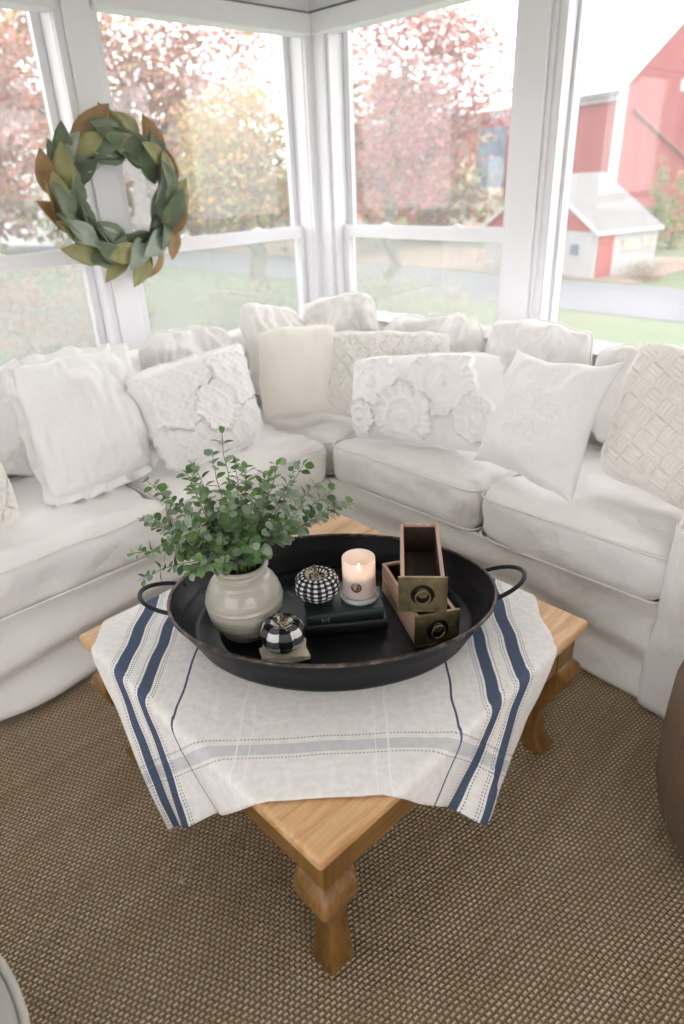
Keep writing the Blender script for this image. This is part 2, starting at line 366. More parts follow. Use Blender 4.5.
def round_box(cx, cy, z0, sx, sy, sz, r, n=26, crown=0, nzamp=.004, sd=0, rz=0, dent=None, nscale=6, slump=0):
    """soft cushion block, centre cx,cy, bottom z0"""
    v = []; f = []; hx, hy, hz = sx / 2, sy / 2, sz / 2
    def grid(fn, nu, nv):
        o = len(v)
        for i in range(nu + 1):
            for j in range(nv + 1): v.append(fn(2 * i / nu - 1, 2 * j / nv - 1))
        for i in range(nu):
            for j in range(nv): a = o + i * (nv + 1) + j; f.append((a, a + 1, a + nv + 2, a + nv + 1))
    nzv = max(6, int(n * sz / max(sx, sy) * 1.4))
    for s in (-1, 1):
        grid(lambda a, b, s=s: (a * hx, b * hy, s * hz), n, n); grid(lambda a, b, s=s: (a * hx, s * hy, b * hz), n, nzv); grid(lambda a, b, s=s: (s * hx, a * hy, b * hz), n, nzv)
    out = []; ca, sa = math.cos(rz), math.sin(rz)
    for x, y, z in v:
        q = Vector((max(-hx + r, min(hx - r, x)), max(-hy + r, min(hy - r, y)), max(-hz + r, min(hz - r, z))))
        d = Vector((x, y, z)) - q
        nn = d.normalized() if d.length > 1e-9 else Vector((0, 0, 1))
        p = q + nn * r
        if z > 0: p.z += crown * (1 - (x / hx) ** 2) * (1 - (y / hy) ** 2) * (z / hz)
        a = nzamp * (nz(p.x, p.y, p.z, nscale, sd) + .5 * nz(p.x, p.y, p.z, nscale * 2.6, sd + 3))
        p = p + nn * a
        if slump: p.y += slump * max(0, z / hz) * math.sin(3 * x / hx + sd)
        if dent: p = dent(p, x / hx, y / hy, z / hz)
        out.append((cx + p.x * ca - p.y * sa, cy + p.x * sa + p.y * ca, z0 + hz + p.z))
    mb = MB(); mb.add(out, f); return mb
def rrect(cx, cy, z, hx, hy, r, n=6, fz=None, rz=0):
    pts = []
    for (qx, qy, a0) in ((1, 1, 0), (-1, 1, 90), (-1, -1, 180), (1, -1, 270)):
        for k in range(n + 1):
            a = math.radians(a0 + 90 * k / n); pts.append((qx * (hx - r) + r * math.cos(a), qy * (hy - r) + r * math.sin(a)))
    full = []
    for i in range(len(pts)):
        p, q = Vector(pts[i]), Vector(pts[(i + 1) % len(pts)]); m_ = max(1, int((q - p).length / .03))
        for k in range(m_): full.append(p.lerp(q, k / m_))
    ca, sa = math.cos(rz), math.sin(rz)
    return [(cx + p.x * ca - p.y * sa, cy + p.x * sa + p.y * ca, z + (fz(p.x / hx, p.y / hy) if fz else 0)) for p in full]

# ------------------------------------------------------------------ camera
cam_d = bpy.data.cameras.new('camera'); cam = bpy.data.objects.new('camera', cam_d); C.objects.link(cam)
yaw, pit, rol = 0.8145, 0.4657, -0.0426
fw = Vector((math.cos(yaw) * math.cos(pit), math.sin(yaw) * math.cos(pit), -math.sin(pit)))
rt = Vector((math.sin(yaw), -math.cos(yaw), 0)); up = rt.cross(fw)
rt2 = rt * math.cos(rol) + up * math.sin(rol); up2 = -rt * math.sin(rol) + up * math.cos(rol)
mt = Matrix((rt2, up2, -fw)).transposed().to_4x4(); mt.translation = Vector((-.8956, -1.0054, 1.4381)); cam.matrix_world = mt
cam_d.sensor_fit = 'VERTICAL'; cam_d.sensor_height = 36; cam_d.sensor_width = 24; cam_d.lens = 668.4554 / 1024 * 36
cam_d.dof.use_dof = True; cam_d.dof.focus_distance = 1.50; cam_d.dof.aperture_fstop = 2.6; cam_d.clip_end = 500
bpy.context.scene.camera = cam

# ------------------------------------------------------------------ room shell
XW, YW = 1.72, 1.84; XN, YN = -3.0, -3.0; ZC = 2.45; ZH = 2.03; ZS = .60; WT = .16
def st(name, mb, mat, parent=None, **k):
    o = mb.build(name, mat, parent, smooth=k.pop('smooth', False), **k)
    if parent is None: o['kind'] = 'structure'
    return o
mb = MB(); mb.box(XN - .2, XW + WT, YN - .2, YW + WT, -.06, -.004); st('floor', mb, M['floor'])
mb = MB(); mb.box(XN - .2, XW + WT, YN - .2, YW + WT, ZC, ZC + .1); st('ceiling', mb, M['ceil'])
# walls with openings: below sill, above head, and the end piers
LW = [(-2.55, -1.15), (-.85, .475), (.60, 1.685)]          # openings along x in the left wall
RW = [(-2.5, -1.25), (-.95, .525), (.675, 1.755)]           # openings along y in the right wall
def wall(name, openings, lo, hi, along, plane, thick, zs=ZS, zh=ZH + .12):
    mb = MB()
    def bx(a, b, z0, z1):
        if along == 'x': mb.box(a, b, min(plane, plane + thick), max(plane, plane + thick), z0, z1)
        else: mb.box(min(plane, plane + thick), max(plane, plane + thick), a, b, z0, z1)
    bx(lo, hi, 0, zs); bx(lo, hi, zh, ZC); p = lo
    for a, b in openings: bx(p, a, zs, zh); p = b
    bx(p, hi, zs, zh); return st(name, mb, M['wall'])
wall('wall_left', LW, XN, XW + WT, 'x', YW, WT); wall('wall_right', RW, YN, YW, 'y', XW, WT)
wall('wall_back', [(-2.2, .4)], YN, YW, 'y', XN, -WT, .8, 2.1); wall('wall_near', [(-2.2, -.4)], XN, XW, 'x', YN, -WT, .8, 2.1)  # unseen openings behind the camera, sized to let in fill light

def trim(i, boxes, mat=None, bevel=.004):
    mb = MB()
    for q in boxes: mb.box(*q)
    return st('trim_%d' % i, mb, mat or M['paint'], bevel=bevel)
# mullion posts: the left one (wreath) and the right one, wide flat face with stepped casing on the side towards the camera
trim(1, [(.4785, .590, YW - .03, YW - .0005, ZS, 2.30)])
trim(2, [(.446, .4785, YW - .016, YW - .0005, ZS, ZH + .08)])
trim(3, [(XW - .03, XW - .0005, .549, .672, ZS, 2.30)])
trim(4, [(XW - .012, XW - .0005, .529, .5485, ZS, ZH + .08)])
# corner boards
trim(5, [(XW - .062, XW + .001, YW - .018, YW - .0005, ZS, 2.06), (XW - .018, XW - .0005, YW - .098, YW - .018, ZS, 2.06)])
# corner cove
trim(6, [(XW - .024, XW - .002, YW - .024, YW - .002, ZS, 2.06)], bevel=.008)
# head casings (shade cassettes) between the posts, with a dark strip above them painted as gap shadow
trim(7, [(.599, XW - .03, YW - .045, YW + .05, ZH + .002, ZH + .085)], bevel=.006)
trim(8, [(XW - .045, XW + .05, .694, YW - .045, ZH + .002, ZH + .085)], bevel=.006)
trim(9, [(-1.6, .452, YW - .04, YW + .05, ZH - .02, ZH + .085)], bevel=.006)
trim(10, [(XW - .04, XW + .05, -1.5, .51, ZH - .02, ZH + .085)], bevel=.006)
trim(11, [(-1.6, XW, YW - .018, YW + .05, ZH + .094, ZC)], bevel=.002)
trim(12, [(XW - .018, XW + .05, -1.5, YW - .018, ZH + .094, ZC)], bevel=.002)
trim(13, [(-2.9, XW, YW - .030, YW + .0, ZH + .086, ZH + .0935), (XW - .030, XW, -2.9, YW - .012, ZH + .084, ZH + .096)], M['gap'], 0)  # dark strip added to imitate shade in the gap, not a moulding
trim(14, [(-2.9, XW - .0, YW - .09, YW + .06, ZS - .03, ZS)], bevel=.008)
trim(15, [(XW - .09, XW + .06, -2.9, YW - .09, ZS - .03, ZS)], bevel=.008)
for nm, q in (('baseboard_left', (XN, XW, YW - .015, YW, 0, .12)), ('baseboard_right', (XW - .015, XW, YN, YW - .015, 0, .12))):
    mb = MB(); mb.box(*q); st(nm, mb, M['paint'], bevel=.003)

def window(i, along, a, b, plane, fixed=False, z0=ZS, z1=ZH + .12, rail=(1.150, 1.208), head=0):
    """double-hung unit: frame, upper sash, lower sash (nearer), panes, insect screen, or one fixed light"""
    root = bpy.data.objects.new('window_%d' % i, None); C.objects.link(root); root['kind'] = 'structure'
    root.location = (a, plane, z0) if along == 'x' else (plane, a, z0)
    def bx(mb, s0, s1, d0, d1, q0, q1):
        if along == 'x': mb.box(s0 - a, s1 - a, d0, d1, q0 - z0, q1 - z0)
        else: mb.box(d0, d1, s0 - a, s1 - a, q0 - z0, q1 - z0)
    fr = MB(); j = .03
    bx(fr, a, a + j, .0, .15, z0, z1); bx(fr, b - j, b, .0, .15, z0, z1); bx(fr, a + j, b - j, .0, .15, z0, z0 + j); bx(fr, a + j, b - j, .0, .15, z1 - j, z1)
    fr.build('frame', M['paint'], root, smooth=False, bevel=.003)
    def sash(nm, d0, d1, q0, q1, sw, bt, tp):
        mb = MB(); x0, x1 = a + j, b - j
        bx(mb, x0, x0 + sw, d0, d1, q0, q1); bx(mb, x1 - sw, x1, d0, d1, q0, q1); bx(mb, x0 + sw, x1 - sw, d0, d1, q0, q0 + bt); bx(mb, x0 + sw, x1 - sw, d0, d1, q1 - tp, q1)
        o = mb.build(nm, M['paint'], root, smooth=False, bevel=.004)
        g = MB(); dm = (d0 + d1) / 2; bx(g, x0 + sw, x1 - sw, dm - .002, dm + .002, q0 + bt, q1 - tp); pn = g.build('pane', M['pane'], o, smooth=False)
        return o
    if fixed: sash('sash', .07, .10, z0 + j, z1 - j, .012, .05, .03)
    else:
        sash('upper_sash', .095, .125, rail[0] + .005, z1 - j, .035, .05, .035)
        lo = sash('lower_sash', .055, .09, z0 + j, rail[1], .035, .07, .058)
        sc = MB(); bx(sc, a + j, b - j, .138, .1385, z0 + j, rail[0] + .02); sc.build('insect_screen', M['screen'], root, smooth=False)
        lk = MB()
        for t in (.3, .7):
            xx = a + (b - a) * t; bx(lk, xx - .03, xx + .03, .06, .085, rail[1], rail[1] + .006); bx(lk, xx - .012, xx + .012, .062, .08, rail[1] + .004, rail[1] + .014)
        lk.build('sash_lock', M['paint'], root, smooth=False, bevel=.002)
    return root
for i, (a, b) in enumerate(LW): window(i + 1, 'x', a, b, YW)
window(4, 'y', RW[2][0], RW[2][1], XW); window(5, 'y', RW[1][0], RW[1][1], XW, fixed=True); window(6, 'y', RW[0][0], RW[0][1], XW)

# ------------------------------------------------------------------ rug
mb = MB(); nx = 2
mb.box(-1.6, 1.6, -1.6, .815, -.0035, .006); o = mb.build('jute_rug', M['jute'], None, smooth=False, bevel=.003)
o.rotation_euler = (0, 0, math.radians(1.0)); tag(o, 'large tan woven jute rug under the pine coffee table', 'rug')

mb = MB(); mb.lathe([(.0, 0), (.0045, .0005), (.006, .0025), (.0035, .0045), (.0, .005)], 10, fn=lambda r, z, a: r * (1 + .3 * math.sin(3 * a)))
o = mb.build('paper_scrap', M['white_trim'], None); o.location = (-.506, -.004, .0066); tag(o, 'tiny white scrap lying on the jute rug in the lower left', 'scrap')
# ------------------------------------------------------------------ coffee table
HT = .445
tb = thing('coffee_table', 'low square pine coffee table with curved legs on the jute rug', 'table', (0, 0, 0))
mb = MB(); mb.box(-.45, .45, -.445, .445, HT - .030, HT); top = mb.build('tabletop', M['pine'], tb, smooth=True, bevel=.009)
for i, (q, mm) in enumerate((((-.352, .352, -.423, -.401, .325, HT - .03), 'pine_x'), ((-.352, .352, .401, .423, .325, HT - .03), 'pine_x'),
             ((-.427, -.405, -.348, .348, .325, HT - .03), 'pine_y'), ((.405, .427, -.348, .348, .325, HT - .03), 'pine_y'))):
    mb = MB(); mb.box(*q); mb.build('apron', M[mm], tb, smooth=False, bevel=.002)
def leg_bm(sx, sy):
    # (z, half width, offset outwards along each axis)
    prof = [(0.0, .029, -.016), (.012, .032, -.014), (.035, .030, -.020), (.07, .026, -.028), (.12, .0245, -.030), (.17, .027, -.022), (.205, .032, -.010),
            (.235, .038, .000), (.262, .043, .009), (.285, .0445, .013), (.305, .043, .011), (.318, .041, .004), (.325, .038, 0)]
    v = []; f = []; K = 5; cx, cy = sx * .391, sy * .387
    pf = []
    for i in range(len(prof) - 1):
        for k in range(3):
            t = k / 3; pf.append(tuple(prof[i][c] * (1 - t) + prof[i + 1][c] * t for c in range(3)))
    pf.append(prof[-1])
    ns = None
    for (z, h, of) in pf:
        pts = rr2(h, h * .22)
        if ns is None: ns = len(pts)
        lean = .034 * (1 - z / .325)
        for (x, y) in pts: v.append((cx + x + sx * of + lean * (sx > 0), cy + y + sy * of + lean * (sy > 0), z))
    for i in range(len(pf) - 1):
        for k in range(ns): f.append((i * ns + k, i * ns + (k + 1) % ns, (i + 1) * ns + (k + 1) % ns, (i + 1) * ns + k))
    f += [tuple(range(ns))[::-1], tuple((len(pf) - 1) * ns + k for k in range(ns))]
    mb = MB(); mb.add(v, f); h = .038
    mb.box(cx - h, cx + h, cy - h, cy + h, .3255, HT - .0305)
    return mb
def rr2(h, r):
    pts = []
    for (qx, qy, a0) in ((1, 1, 0), (-1, 1, 90), (-1, -1, 180), (1, -1, 270)):
        for k in range(4):
            a = math.radians(a0 + 30 * k); pts.append((qx * (h - r) + r * math.cos(a), qy * (h - r) + r * math.sin(a)))
    return pts
for sx, sy in ((-1, -1), (1, -1), (-1, 1), (1, 1)):
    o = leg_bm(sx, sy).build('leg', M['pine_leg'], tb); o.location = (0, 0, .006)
    o.scale = (1, 1, 1)

# ------------------------------------------------------------------ grain-sack cloth draped over the table
A0, A1, B0, B1 = -.575, .520, -.510, .26
def cloth():
    na, nb = 150, 104; v = []; uv = []; f = []; r = .014; hx, hy = .452, .447; z0 = HT + .0035
    for i in range(na + 1):
        for j in range(nb + 1):
            a = A0 + (A1 - A0) * i / na; b = B0 + (B1 - B0) * j / nb
            aa = a + .004 * nz(b, 0, 0, 14, 1) * (1 if 0 < i < na else 1.6); bb = b + .005 * nz(a, 0, 0, 9, 2) + (.006 * math.sin(a * 7))
            x, y = (aa + bb) / S2, (bb - aa) / S2
            cx = max(-hx + r, min(hx - r, x)); cy = max(-hy + r, min(hy - r, y)); d = Vector((x - cx, y - cy)); D = d.length
            if D < 1e-7:
                edge = min(hx - abs(x), hy - abs(y))
                w = .0016 * max(0, nz(a, b, 0, 9, 5)) + .0025 * max(0, nz(a * .6, b * 2.2, 0, 8, 8) - .25)
                inside = ((a - .005) / .33) ** 2 + ((b - .02) / .25) ** 2 < 1.0
                p = (x, y, z0 + (0 if inside else w))
            else:
                n = d / D; ang = min(D / r, PI / 2); o = r * math.sin(ang); dr = r * (1 - math.cos(ang)); rest = max(0, D - r * PI / 2)
                tcoord = x - y
                wave = .020 * math.sin(tcoord * 15 + b * 3) + .012 * math.sin(tcoord * 33 + 1)
                fl = (.13 if (x < 0) else .10) * rest + wave * smooth01(rest / .22) * (1.0)
                o += max(.002, fl + .004)
                p = (cx + n.x * o, cy + n.y * o, z0 - dr - rest * .985)
            v.append(p); uv.append((min(a - A0, A1 - a), b - B0))
    for i in range(na):
        for j in range(nb): k = i * (nb + 1) + j; f.append((k, k + nb + 1, k + nb + 2, k + 1))
    mb = MB(); mb.add(v, f); o = mb.build('table_cloth', M['towel'], None, uv=uv)
    md = o.modifiers.new('thick', 'SOLIDIFY'); md.thickness = .0018; md.offset = 1
    tag(o, 'white grain-sack cloth with navy stripes draped diagonally over the coffee table', 'tablecloth')
cloth()
TZ = HT + .0062     # top of cloth

# ------------------------------------------------------------------ tray
RZ = -PI / 4
tr = thing('oval_tray', 'large black oval metal tray with loop handles on the striped cloth', 'tray', ab(.005, .018, TZ), RZ)
RA, RB, TH = .395, .281, .090
def oval(prof, seg=128):
    v = []; f = []
    for (o_, z) in prof:
        for k in range(seg):
            t = 2 * PI * k / seg; oa = o_ * 1.0; ob = o_ * .42
            v.append(((RA + oa) * math.cos(t), (RB + ob) * math.sin(t), z))
    for i in range(len(prof) - 1):
        for k in range(seg): f.append((i * seg + k, i * seg + (k + 1) % seg, (i + 1) * seg + (k + 1) % seg, (i + 1) * seg + k))
    f.append(tuple(range(seg))[::-1]); f.append(tuple((len(prof) - 1) * seg + k for k in range(seg))); return v, f
outer = [(-.062, 0), (-.056, .002), (-.050, .012), (-.036, .036), (-.031, .042), (-.029, .046), (-.026, .049), (-.010, .074), (-.002, TH - .002)]
inner = [(-.004, TH - .002), (-.012, .074), (-.028, .050), (-.032, .046), (-.034, .041), (-.039, .036), (-.053, .013), (-.060, .006), (-.075, .0045), (-.11, .0045), (-.114, .0065), (-.118, .0045), (-.15, .0042)]
mb = MB(); v, f = oval(outer + inner); mb.add(v, f); mb.build('tray_body', M['tin'], tr)
mb = MB(); mb.tube([((RA - .002) * math.cos(2 * PI * k / 128), (RB - .001) * math.sin(2 * PI * k / 128), TH) for k in range(128)], .0045, 8, True); o = mb.build('rim', M['rim'], tr); o['label'] = 'worn reddish edge of the tray'
for s in (-1, 1):
    pts = []
    for k in range(21):
        t = PI * k / 20; pts.append((s * (RA - .018 + .090 * math.sin(t)), -.064 * math.cos(t) + (.022 if s > 0 else 0), TH - .012 + (.034 if s > 0 else .020) * math.sin(t)))
    pts = [(s * (RA - .020), pts[0][1], TH - .030)] + pts + [(s * (RA - .020), pts[-1][1], TH - .030)]
    mb = MB(); mb.tube(pts, .0055, 10); mb.build('handle', M['tin'], tr)
TF = TZ + .0052    # inside floor of the tray

# ------------------------------------------------------------------ vase and greenery
VC = ab(-.203, -.012)
vz = thing('stoneware_vase', 'round cream stoneware vase standing in the left end of the tray', 'vase', (VC[0], VC[1], TF))
def vr(r, z, a): return r * (1 + .004 * math.sin(3 * a + z * 30)) + .0017 * math.sin(z * 420)
prof = [(.050, 0), (.060, .004), (.072, .022), (.084, .048), (.0905, .075), (.0915, .095), (.087, .118), (.076, .140), (.064, .156), (.058, .164), (.0565, .170), (.060, .178), (.064, .184), (.0645, .188), (.0615, .191), (.0555, .189), (.052, .182), (.050, .170), (.054, .158), (.068, .140), (.078, .115), (.082, .09), (.075, .05), (.05, .012), (.0, .010)]
pp = []
for i in range(len(prof) - 1):
    for k in range(3): t = k / 3; pp.append((prof[i][0] * (1 - t) + prof[i + 1][0] * t, prof[i][1] * (1 - t) + prof[i + 1][1] * t))
pp.append(prof[-1])
mb = MB(); mb.lathe(pp, 72, fn=vr); mb.build('body', M['vase'], vz)
gr = thing('greenery_bunch', 'bunch of small round-leaved green sprigs rising from the cream vase', 'plant', (VC[0], VC[1], TF + .012))
def leaf_shape(L_, W, fold, mb, base, d, nrm, mi, curl=.15):
    d = d.normalized(); s = d.cross(nrm).normalized(); n = s.cross(d).normalized()
    prof = [(0, .06), (.12, .55), (.35, .95), (.6, 1.0), (.82, .68), (.95, .28), (1, 0)]
    v = []; f = []
    for t, w in prof:
        c = base + d * (L_ * t) - n * (curl * L_ * t * t)
        v += [c + s * (W / 2 * w) + n * (fold * W * w * .5), c, c - s * (W / 2 * w) + n * (fold * W * w * .5)]
    for i in range(len(prof) - 1):
        k = i * 3; f += [(k, k + 1, k + 4, k + 3), (k + 1, k + 2, k + 5, k + 4)]
    mb.add(v, f, mi)
rs = random.Random(11)
def sprig(tipdir, length, droop, bare=.25, sc=1.0):
    mb = MB(); p = Vector((rs.uniform(-.030, .030), rs.uniform(-.030, .030), .02)); 
    mouth = Vector((tipdir.x, tipdir.y, 0)); mouth = mouth.normalized() * min(.036, mouth.length * .05) if mouth.length > 1e-6 else mouth
    mouth = Vector((mouth.x, mouth.y, .172)); d = Vector(tipdir).normalized(); n = 14
    pts = [p]; cur = mouth.copy(); pts.append(cur.copy())
    for i in range(n):
        t = i / n; g = Vector((0, 0, -1)) * droop * t * 1.6
        lift = Vector((0, 0, .9)) * max(0, (.25 - t)) * 2
        dd = (d + g + lift + Vector((rs.gauss(0, .08), rs.gauss(0, .08), rs.gauss(0, .06)))).normalized()
        cur = cur + dd * (length / n)
        if math.hypot(cur.x, cur.y) < .060: cur.z = max(cur.z, .19)
        pts.append(cur.copy())
    mb.tube(pts, [.0016 - .0009 * i / len(pts) for i in range(len(pts))], 5, mi=0)
    for i in range(2, len(pts)):
        t = (i - 1) / n
        if t < bare and rs.random() < .5: continue
        ax = (pts[i] - pts[i - 1]).normalized()
        ph = rs.uniform(0, 2 * PI); q = ax.orthogonal().normalized()
        for s in (0, PI):
            side = (Matrix.Rotation(ph + s, 3, ax) @ q)
            if rs.random() < .06: continue
            dd = (side + ax * rs.uniform(.2, .7) + Vector((0, 0, .15))).normalized(); l = rs.uniform(.024, .036) * sc * (1 - .35 * t)
            b0 = pts[i]; nn = (ax * .6 + Vector((rs.gauss(0, .5), rs.gauss(0, .5), .8)))
            if abs(nn.normalized().dot(dd)) > .95: nn = Vector((dd.y, -dd.x, .5))
            mb.tube([b0, b0 + dd * .005], .0006, 4, mi=0); mi = rs.choice((1, 1, 2, 2, 3))
            leaf_shape(l, l * rs.uniform(.72, .92), .18, mb, b0 + dd * .004, dd, nn, mi, .2)
    leaf_shape(.018, .013, .2, mb, pts[-1], (pts[-1] - pts[-2]), Vector((.3, .2, 1)), 1)
    return mb
def dirab(a, b, z): return Vector(((a + b) / S2, (b - a) / S2, z))
spec = [(-.02, .0, 1, .345, .0), (-.25, .05, 1, .27, .05), (.15, .0, 1, .26, .05), (.35, .1, 1, .27, .1), (.0, .2, 1, .25, .05), (.05, -.35, 1, .20, .1),
        (-1, -.1, .35, .27, .25), (-1, .2, .55, .26, .15), (-1, -.35, .25, .24, .35), (-.8, .4, .8, .25, .1), (1, .25, .45, .31, .12), (1, .1, .7, .27, .1), (.9, .5, .6, .29, .12),
        (.7, -.1, .9, .24, .1), (.5, .6, .9, .26, .1), (-.5, .6, .9, .25, .1), (.2, .9, .7, .24, .15), (-.3, -.4, .8, .20, .2), (.3, -.5, .7, .18, .3), (-.6, -.3, .8, .23, .15),
        (-.7, .0, 1, .28, .05), (.55, .2, 1, .28, .08), (-.2, .3, 1, .27, .0), (.2, -.2, 1, .22, .05), (-.45, -.1, .9, .19, .1), (.45, -.25, .8, .18, .2), (-.05, -.6, .6, .14, .4), (.1, .1, 1, .18, .0),
        (-.35, -.55, .5, .15, .4), (-.1, -.1, 1, .16, .0), (.35, .05, .9, .16, .1), (-.3, .1, .9, .17, .1), (-.15, -.35, .7, .13, .2), (.15, -.45, .7, .13, .2), (-.5, .3, 1, .24, .1), (-.8, -.05, .7, .22, .2), (.6, .35, .7, .24, .2), (.1, .3, 1, .22, .1), (-.6, -.2, .6, .15, .3), (.5, -.1, .5, .14, .3), (.0, -.2, 1, .21, .1), (-.9, .1, .5, .16, .4), (.3, .15, 1, .23, .1), (-.3, -.15, 1, .23, .1)]
for (a, b, z, l, dr) in spec:
    l *= .9
    l *= (.86 if a < -.9 else (.93 if a > .6 else 1.04)); sprig(dirab(a, b, z), l, dr).build('sprig', [M['stem'], M['lf1'], M['lf2'], M['lf3']], gr)

# ------------------------------------------------------------------ fabric pumpkins
def pumpkin(name, label, loc, R, H, mat, ribs, twig, seed):
    r_ = random.Random(seed); t = thing(name, label, 'pumpkin', loc, r_.uniform(0, 3)); seg, nv = 96, 40; v = []; f = []; uv = []
    for i in range(nv + 1):
        ph = PI * i / nv
        for k in range(seg + 1):
            th = 2 * PI * k / seg; g = abs(math.sin(ribs * th / 2)) ** .5; rr = R * (math.sin(ph) ** .8) * (.90 + .10 * g)
            z = H / 2 + H / 2 * math.cos(ph) * (1) - .30 * H * math.exp(-(math.sin(ph) / .38) ** 2) * (1 if math.cos(ph) > 0 else -.12)
            v.append((rr * math.cos(th), rr * math.sin(th), max(z, 0))); uv.append((k / seg, i / nv))
    for i in range(nv):
        for k in range(seg): q = i * (seg + 1) + k; f.append((q, q + 1, q + seg + 2, q + seg + 1))
    mb = MB(); mb.add(v, f); mb.build('pumpkin_body', mat, t, uv=uv)
    zt = H * .70
    mb = MB(); mb.tube([(0, 0, zt - .01), (.001, .001, zt + .012), (.004, .0, zt + .026), (.009, .003, zt + .034)], [.0065, .0048, .0042, .0046], 7); mb.build('stem', twig, t)
    mb = MB()
    for k in range(16):
        a = r_.uniform(0, 2 * PI); l = R * r_.uniform(.35, .75); h = r_.uniform(.002, .022)
        pts = [(0, 0, zt + .006), (l * .3 * math.cos(a), l * .3 * math.sin(a), zt + h + .006), (l * .7 * math.cos(a + .5), l * .7 * math.sin(a + .5), zt + h + .006), (l * math.cos(a + .9), l * math.sin(a + .9), zt + h * .3 + .006)]
        mb.tube(pts, .0007, 4)
    mb.build('raffia_tie', M['raffia'], t); return t
P0 = ab(-.104, -.118)
# stack of two thin wooden blocks under the buffalo check pumpkin
bs = thing('wood_block', 'thin cream wooden block lying on the tray floor below another block', 'block', (P0[0] , P0[1], TF), RZ + .35, 'cream blocks under the checked pumpkin')
mb = MB(); mb.box(-.052, .052, -.036, .036, 0, .011); mb.build('block', M['cutblock'], bs, smooth=False, bevel=.002)
b2 = thing('wood_block', 'thin cream wooden block directly under the buffalo check pumpkin', 'block', (P0[0] , P0[1], TF + .0112), RZ + .05, 'cream blocks under the checked pumpkin')
mb = MB(); mb.box(-.050, .050, -.034, .034, 0, .011); mb.build('block', M['cutblock'], b2, smooth=False, bevel=.002)
pumpkin('fabric_pumpkin', 'small fabric pumpkin in large black and white buffalo check', (P0[0], P0[1], TF + .0224), .051, .082, M['buffalo'], 8, M['twig'], 3)

# ------------------------------------------------------------------ books
def book(name, label, c, z, w, d, h, rz, mat, group):
    t = thing(name, label, 'book', (c[0], c[1], z), rz, group)
    mb = MB(); mb.box(-w / 2, w / 2, -d / 2, d / 2, 0, .003); mb.box(-w / 2, w / 2, -d / 2, d / 2, h - .003, h)
    n = 8; v = []; f = []
    for k in range(n + 1):
        a = PI / 2 + PI * k / n; yy = -d / 2 + .006 * math.cos(a) ; zz = h / 2 + h / 2 * math.sin(a)
        v += [(-w / 2, yy, zz), (w / 2, yy, zz)]
    for k in range(n): f.append((2 * k, 2 * k + 1, 2 * k + 3, 2 * k + 2))
    mb.add(v, f); mb.build('cover', mat, t, smooth=False)
    mb = MB(); mb.box(-w / 2 + .004, w / 2 - .004, -d / 2 + .001, d / 2 - .004, .003, h - .003); mb.build('pages', M['pages'], t, smooth=False)
    return t
bc = ab(.030, .035)
book('hardback_book', 'dark hardback book lowest in the stack beside the wooden drawers', bc, TF, .200, .145, .030, RZ + .10, M['bookblack'], 'dark books stacked in the tray')
book('hardback_book', 'dark green-black hardback book uppermost in the stack, under the candle', ab(.026, .028), TF + .0303, .185, .130, .030, RZ + .17, M['bookgreen'], 'dark books stacked in the tray')
tb2 = [o for o in bpy.data.objects if o.name.startswith('hardback_book')][-1]
mb = MB()
for (x, w_, h_) in ((-.055, .004, .012), (-.048, .003, .008), (-.041, .004, .012)):
    mb.box(x - w_ / 2, x + w_ / 2, -.0717, -.0708, .015 - h_ / 2, .015 + h_ / 2)
mb.build('spine_ornament', M['gilt'], tb2, smooth=False)
BZ = TF + .0606
pumpkin('fabric_pumpkin', 'small fabric pumpkin in fine black gingham sitting on the dark books', (*ab(-.030, .022)[:2], BZ), .056, .080, M['gingham'], 6, M['twig'], 9)

# ------------------------------------------------------------------ candle
cd = thing('jar_candle', 'lit candle in a frosted glass jar standing on the dark books', 'candle', (*ab(.072, .028)[:2], BZ), RZ)
mb = MB(); mb.lathe([(.0, 0), (.040, 0), (.046, .002), (.0475, .006), (.046, .010), (.041, .0125), (.0, .0125)], 56); mb.build('jar_foot', M['jarbase'], cd)
mb = MB(); mb.lathe([(.0385, .0130), (.0400, .016), (.0400, .108), (.0392, .1105), (.0380, .109), (.0378, .02), (.036, .0155), (.0, .0150)], 56); mb.build('glass_jar', M['jar'], cd)
mb = MB(); mb.lathe([(.0, .0165), (.0355, .0165), (.037, .020), (.0372, .066), (.034, .064), (.0, .0635)], 48); mb.build('wax', M['wax'], cd)
mb = MB(); mb.tube([(0, 0, .0635), (.0006, 0, .074)], .0009, 6); mb.build('wick', M['label'], cd)
mb = MB(); mb.lathe([(.0, .0735), (.0022, .0765), (.0031, .080), (.0022, .0855), (.0008, .0905), (.0, .093)], 16); mb.build('flame', M['flame'], cd)
def on_jar(mb, aw, zc, r0, r1, n=28, mi=0, R=.0404):
    v = []; f = []
    for k in range(n):
        for q in (r0, r1):
            t = 2 * PI * k / n; a = aw + q * math.cos(t) / R; v.append((R * math.sin(a), -R * math.cos(a), zc + q * math.sin(t)))
    if r0 > 0:
        for k in range(n): f.append((2 * k, 2 * k + 1, 2 * ((k + 1) % n) + 1, 2 * ((k + 1) % n)))
    else: f.append(tuple(2 * k + 1 for k in range(n)))
    mb.add(v, f, mi)
mb = MB(); on_jar(mb, -.18, .048, 0, .0130); on_jar(mb, -.18, .048, .006, .0085, mi=1, R=.0406); on_jar(mb, -.02, .050, 0, .003, n=12, mi=1, R=.0406)
mb.build('round_label', [M['label'], M['labelgold']], cd)
pl_ = bpy.data.lights.new('candle_glow', 'POINT'); pl_.energy = .006; pl_.color = (1, .58, .28); pl_.shadow_soft_size = .006
po = bpy.data.objects.new('candle_glow', pl_); C.objects.link(po); po.parent = cd; po.location = (0, 0, .100)

